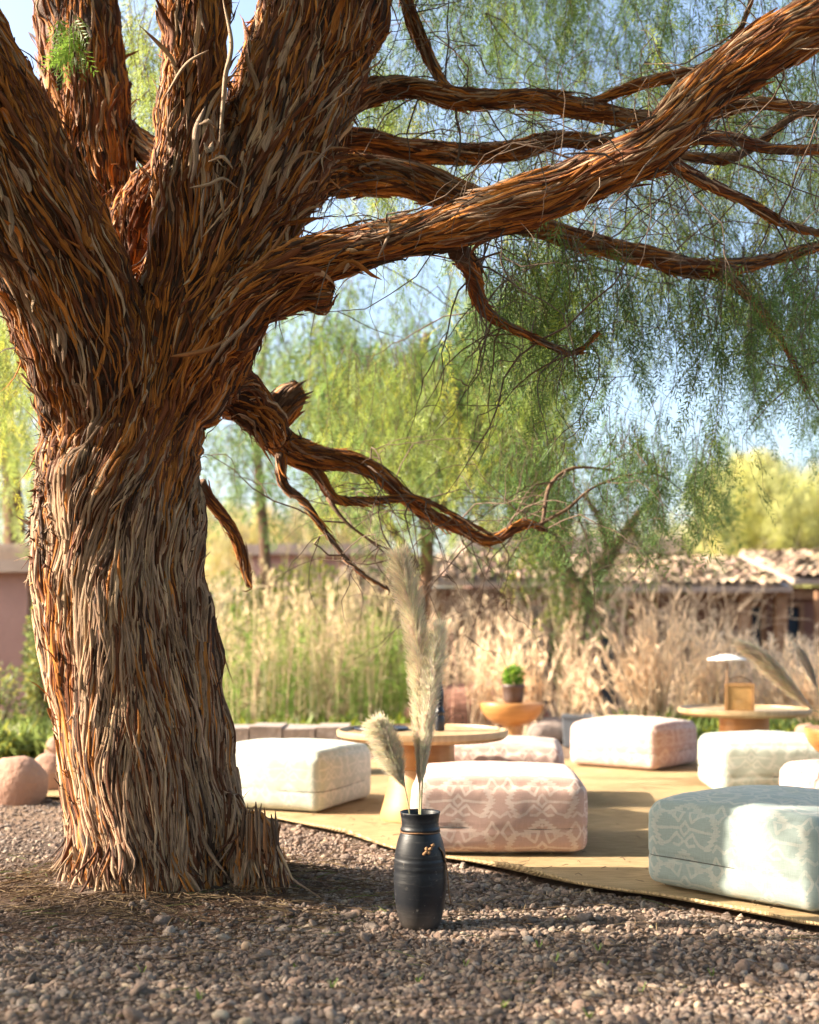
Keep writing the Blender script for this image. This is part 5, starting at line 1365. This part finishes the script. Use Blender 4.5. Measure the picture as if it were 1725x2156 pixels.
fan_shrub(1385, 12.4, 70, 1.75, .22, -.15, 'tallest pale fan shaped dry shrub in front of the dark doorway, right of the planter', 111)
fan_shrub(1300, 12.0, 9, 1.35, .18, -.42, 'sparse bare shrub with thick pale stems leaning left above the planter', 112)
fan_shrub(1125, 12.3, 42, 1.4, .20, -.12, 'bushy pale shrub behind the plant pot on the pedestal stool', 113)
fan_shrub(1010, 12.6, 26, 1.4, .18, .10, 'thin straw shrub beside the tall plumes, behind the near table', 114)
fan_shrub(1480, 13.0, 45, 1.4, .25, .10, 'dry shrub directly behind the white disc lamp', 115)
fan_shrub(1640, 12.6, 34, 1.02, .24, -.05, 'dry shrub behind the rattan lantern and far table, under the blue windows', 116)
fan_shrub(1735, 12.0, 30, 1.15, .24, -.15, 'dry shrub at the right edge beside the upright plume', 117)
fan_shrub(1195, 13.0, 20, 1.2, .24, .05, 'low dry shrub behind the grey planter box', 118)
# green ground cover
def cover(px0, px1, y0, y1, n, h, rs, col, label, name='ground_cover'):
    P = band(px0, px1, y0, y1, n, rs); r2 = np.random.default_rng(rs + 1); m = len(P)
    d = norm(r2.normal(0, 1, (m, 3)) * [1, 1, .6] + [0, 0, .8]); L = h * r2.uniform(.4, 1.2, m)[:, None]; sd = norm(np.cross(d, r2.normal(0, 1, (m, 3)))) * .016; p = P + r2.random((m, 1)) * [0, 0, h * .8]
    V = np.stack([p - sd * .3, p + d * L * .5 + sd, p + d * L, p + d * L * .5 - sd], 1).reshape(-1, 3); c = np.array(col) * r2.uniform(.5, 1.5, (m, 1)); c = np.where(r2.random((m, 1)) < .25, c * [1.7, 1.3, .8], c)
    link(name, mesh_np(name, V, np.arange(m * 4).reshape(m, 4), np.repeat(c, 4, axis=0)), MT['leaf'], smooth=False, kind='stuff', label=label)
cover(1290, 1780, 11.6, 13.6, 6500, .22, 121, (.14, .20, .05), 'bright green leafy ground cover behind the far table')
cover(430, 880, 11.6, 13.0, 4200, .20, 123, (.16, .22, .035), 'green and yellow weeds in front of the tall reeds')
cover(-40, 135, 10.2, 12.2, 3200, .24, 125, (.17, .22, .06), 'sunlit green grass before the mauve house left of the trunk')
def bush(px, y, z, rad, n, lf, col, label, rs, name='bush', group=None, yellow=.3):
    o = empty(name, ((px - 862.5) / F_PX * y, y, 0), 0, label=label, cat='bush', group=group)
    link('foliage', mesh_np('foliage', *bush_leaves((0, 0, z), rad, n, lf, lf * .22, col, rs, yellow)), MT['leaf'], o, False, kind='stuff')
    r2 = np.random.default_rng(rs); P = []
    for k in range(14):
        e = np.array([r2.normal(0, rad[0] * .5), r2.normal(0, rad[1] * .5), z + rad[2] * r2.uniform(.2, .8)]); P.append([e * t + np.array([0, 0, 0]) for t in np.linspace(0, 1, 5)])
    link('stems', mesh_np('stems', *thin_tubes(np.array(P), np.full(14, .012), np.full(14, .004))), MT['twig'], o)
bush(86, 12.0, .75, (.16, .2, .75), 1500, .07, (.16, .20, .07), 'narrow green bush against the corner of the mauve house', 131)
bush(-10, 11.6, .45, (.35, .3, .4), 900, .06, (.18, .22, .08), 'low round bush at the left edge in front of the mauve wall', 132)
bush(640, 17.5, 1.5, (.8, .5, .75), 2600, .09, (.19, .25, .035), 'yellow green bush above the tall reeds right of the trunk', 133)
bush(500, 17.0, 1.3, (.6, .5, .8), 2000, .09, (.15, .22, .035), 'green bush touching the right side of the trunk in view', 134)
bush(1200, 16.0, .9, (.25, .3, .6), 900, .08, (.06, .12, .03), 'dark green bush under the pale leaning trunk', 135, yellow=.1)
bush(800, 18.0, 1.2, (.6, .4, .55), 1500, .09, (.13, .17, .04), 'olive bush left of the tall plumes under the low roof', 136)

# ------------------------------------------------------------------ background trees
def bg_tree(px, y, trunk_rows, tops, label, rs, col, L=(.8, 1.8), spacing=.095, name='pepper_tree', yellow=.25, lf=.11, group='weeping pepper trees beyond the sitting area', pairs=4, thr=-.15):
    o = empty(name, ((px - 862.5) / F_PX * y, y, 0), 0, label=label, cat='tree', group=group); off = Vector(o.location)
    for i, rows in enumerate(trunk_rows):
        c = crom([(*(at(*r[:3]) - off), r[3]) for r in rows], .12); V, Fq, Ft = tube_mesh_arrays(c, 12, .12, rs + i); me = bpy.data.meshes.new('trunk'); me.from_pydata(V.tolist(), [], Fq.tolist() + Ft.tolist()); me.update()
        link('trunk' if i == 0 else 'branch', me, MT['branch'], o)
    out = []; st_ = []
    for k, (a, b, c_, d_, e, f_, n) in enumerate(tops):
        P = clumped(region(a, b, c_, d_, e, f_, n, rs * 7 + k), .9, thr, k * 2.1) - np.array(off)
        st_.append(strand_leaves(P, np.random.default_rng(rs + k).uniform(*L, len(P)), rs * 3 + k, leaf_len=.26, pairs=pairs, lf_len=lf * 1.25, lf_w=.030, spacing=spacing, col=col, yellow=yellow, out=out, sway=.16))
    link('crown', mesh_np('crown', *join2(out)), MT['leaf'], o, False, kind='stuff')
    s2 = np.concatenate(st_); link('twigs', mesh_np('twigs', *thin_tubes(s2, np.full(len(s2), .006), np.full(len(s2), .002))), MT['twig'], o, kind='stuff')
bg_tree(900, 13.5, [[(900, 1560, 13.5, .09), (880, 1350, 13.5, .08), (900, 1150, 13.4, .07), (860, 900, 13.3, .06), (900, 700, 13.2, .04)], [(890, 1150, 13.4, .06), (980, 950, 13.2, .045), (1060, 760, 13, .03)], [(880, 1200, 13.4, .06), (760, 1000, 13.2, .045), (680, 800, 13, .03)]],
        [(600, 1170, 560, 800, 12, 15, 330), (650, 1150, 700, 860, 12, 14.5, 110), (480, 900, 640, 900, 13, 15.5, 90)], 'big weeping tree hanging behind the brown middle branch, centre of the photo', 141, (.125, .205, .06), yellow=.12, thr=.0)
bg_tree(560, 17, [[(560, 1500, 17, .09), (560, 1200, 17, .08), (540, 900, 17, .06), (560, 700, 17, .04)]],
        [(440, 760, 560, 1000, 15.5, 18.5, 130)], 'light green weeping tree just right of the trunk, further back', 142, (.20, .28, .09), yellow=.2, thr=.0)
bg_tree(1240, 15, [[(1200, 1500, 15, .14), (1225, 1260, 15, .12), (1270, 1190, 15, .10), (1310, 1130, 15, .07), (1360, 1060, 15, .04)], [(1225, 1260, 15, .08), (1190, 1180, 15, .06), (1150, 1100, 15, .04)], [(1280, 1180, 15, .06), (1270, 1110, 15, .04), (1230, 1040, 15, .03)]],
        [(1090, 1300, 960, 1130, 13.5, 16, 50), (1270, 1540, 900, 1110, 13.5, 16.5, 100), (1130, 1275, 1110, 1200, 13.5, 15, 46)], 'small tree with pale leaning trunk in front of the tiled roof', 143, (.15, .23, .06), L=(.4, .9), yellow=.25)
bg_tree(30, 18, [[(30, 1450, 18, .2), (30, 1100, 18, .15), (10, 800, 18, .1), (30, 600, 18, .05)]],
        [(-120, 110, 480, 1100, 15.5, 19, 210)], 'pale green tree behind the mauve house at the left edge', 144, (.30, .38, .10))
bg_tree(1560, 30, [[(1560, 1350, 30, .3), (1560, 1150, 30, .25), (1580, 1000, 30, .12)]],
        [(1470, 1950, 950, 1180, 26, 33, 900), (1530, 1640, 930, 1000, 27, 30, 80)], 'sunny yellow green trees above the roofs at the right edge', 145, (.50, .51, .20), thr=-.6, L=(.8, 1.6), lf=.20, yellow=.5, group=None, name='yellow_tree')
bg_tree(1330, 34, [[(1330, 1350, 34, .3), (1330, 1150, 34, .2), (1330, 1090, 34, .1)]],
        [(960, 1520, 1080, 1180, 31, 36, 520), (380, 800, 1040, 1160, 31, 36, 420)], 'dusty olive trees in the distance above the roof line', 146, (.46, .40, .22), thr=-.6, L=(.8, 1.5), lf=.20, yellow=.4, group=None, name='distant_tree')
# bare pale branchwork in front of the tiled roof
def bare_tree(px, y, z0, H, W, label, rs, n0=5):
    r2 = np.random.default_rng(rs); o = empty('bare_shrub', ((px - 862.5) / F_PX * y, y, 0), 0, label=label, cat='shrub', group='bare pale shrubs under the roof edge')
    P, r0 = [], []
    def grow(p, d, L, r, lv):
        pts = [p]; 
        for k in range(6):
            d = norm(d + r2.normal(0, .16, 3) + np.array([0, 0, .03])); p = p + d * L / 6; pts.append(p)
        P.append(pts); r0.append(r)
        if lv:
            for k in range(r2.integers(3, 6)): grow(pts[r2.integers(2, 7)], norm(d + r2.normal(0, .55, 3)), L * r2.uniform(.45, .75), r * .5, lv - 1)
    for k in range(n0): grow(np.array([r2.normal(0, .05), r2.normal(0, .05), -.02]) + np.array([0, 0, z0]), norm(np.array([r2.normal(0, W), r2.normal(0, W * .5), 1.0])), H * r2.uniform(.5, .8), .018, 3)
    V, f = thin_tubes(np.array(P), np.array(r0), np.array(r0) * .45); c = np.array([.70, .57, .44]) * r2.uniform(.6, 1.15, (len(P), 1))
    link('branches', mesh_np('branches', V, f, np.repeat(c, 21, axis=0)), MT['straw'], o, kind='stuff')
bare_tree(1330, 16.5, 0, 2.6, .35, 'wide bare pale shrub before the roof tiles right of the leaning trunk', 151)
bare_tree(1180, 16.8, 0, 2.3, .35, 'bare pale shrub left of the leaning pale trunk', 152)
bare_tree(1500, 16.8, 0, 2.0, .3, 'bare pale shrub reaching over the roof edge above the white lamp', 153)
bare_tree(1020, 16.6, 0, 1.9, .35, 'bare pale shrub to the right of the tall plume tip', 154)
bare_tree(790, 17.2, 0, 2.5, .35, 'bare twiggy shrub above the tall plume tip', 155)
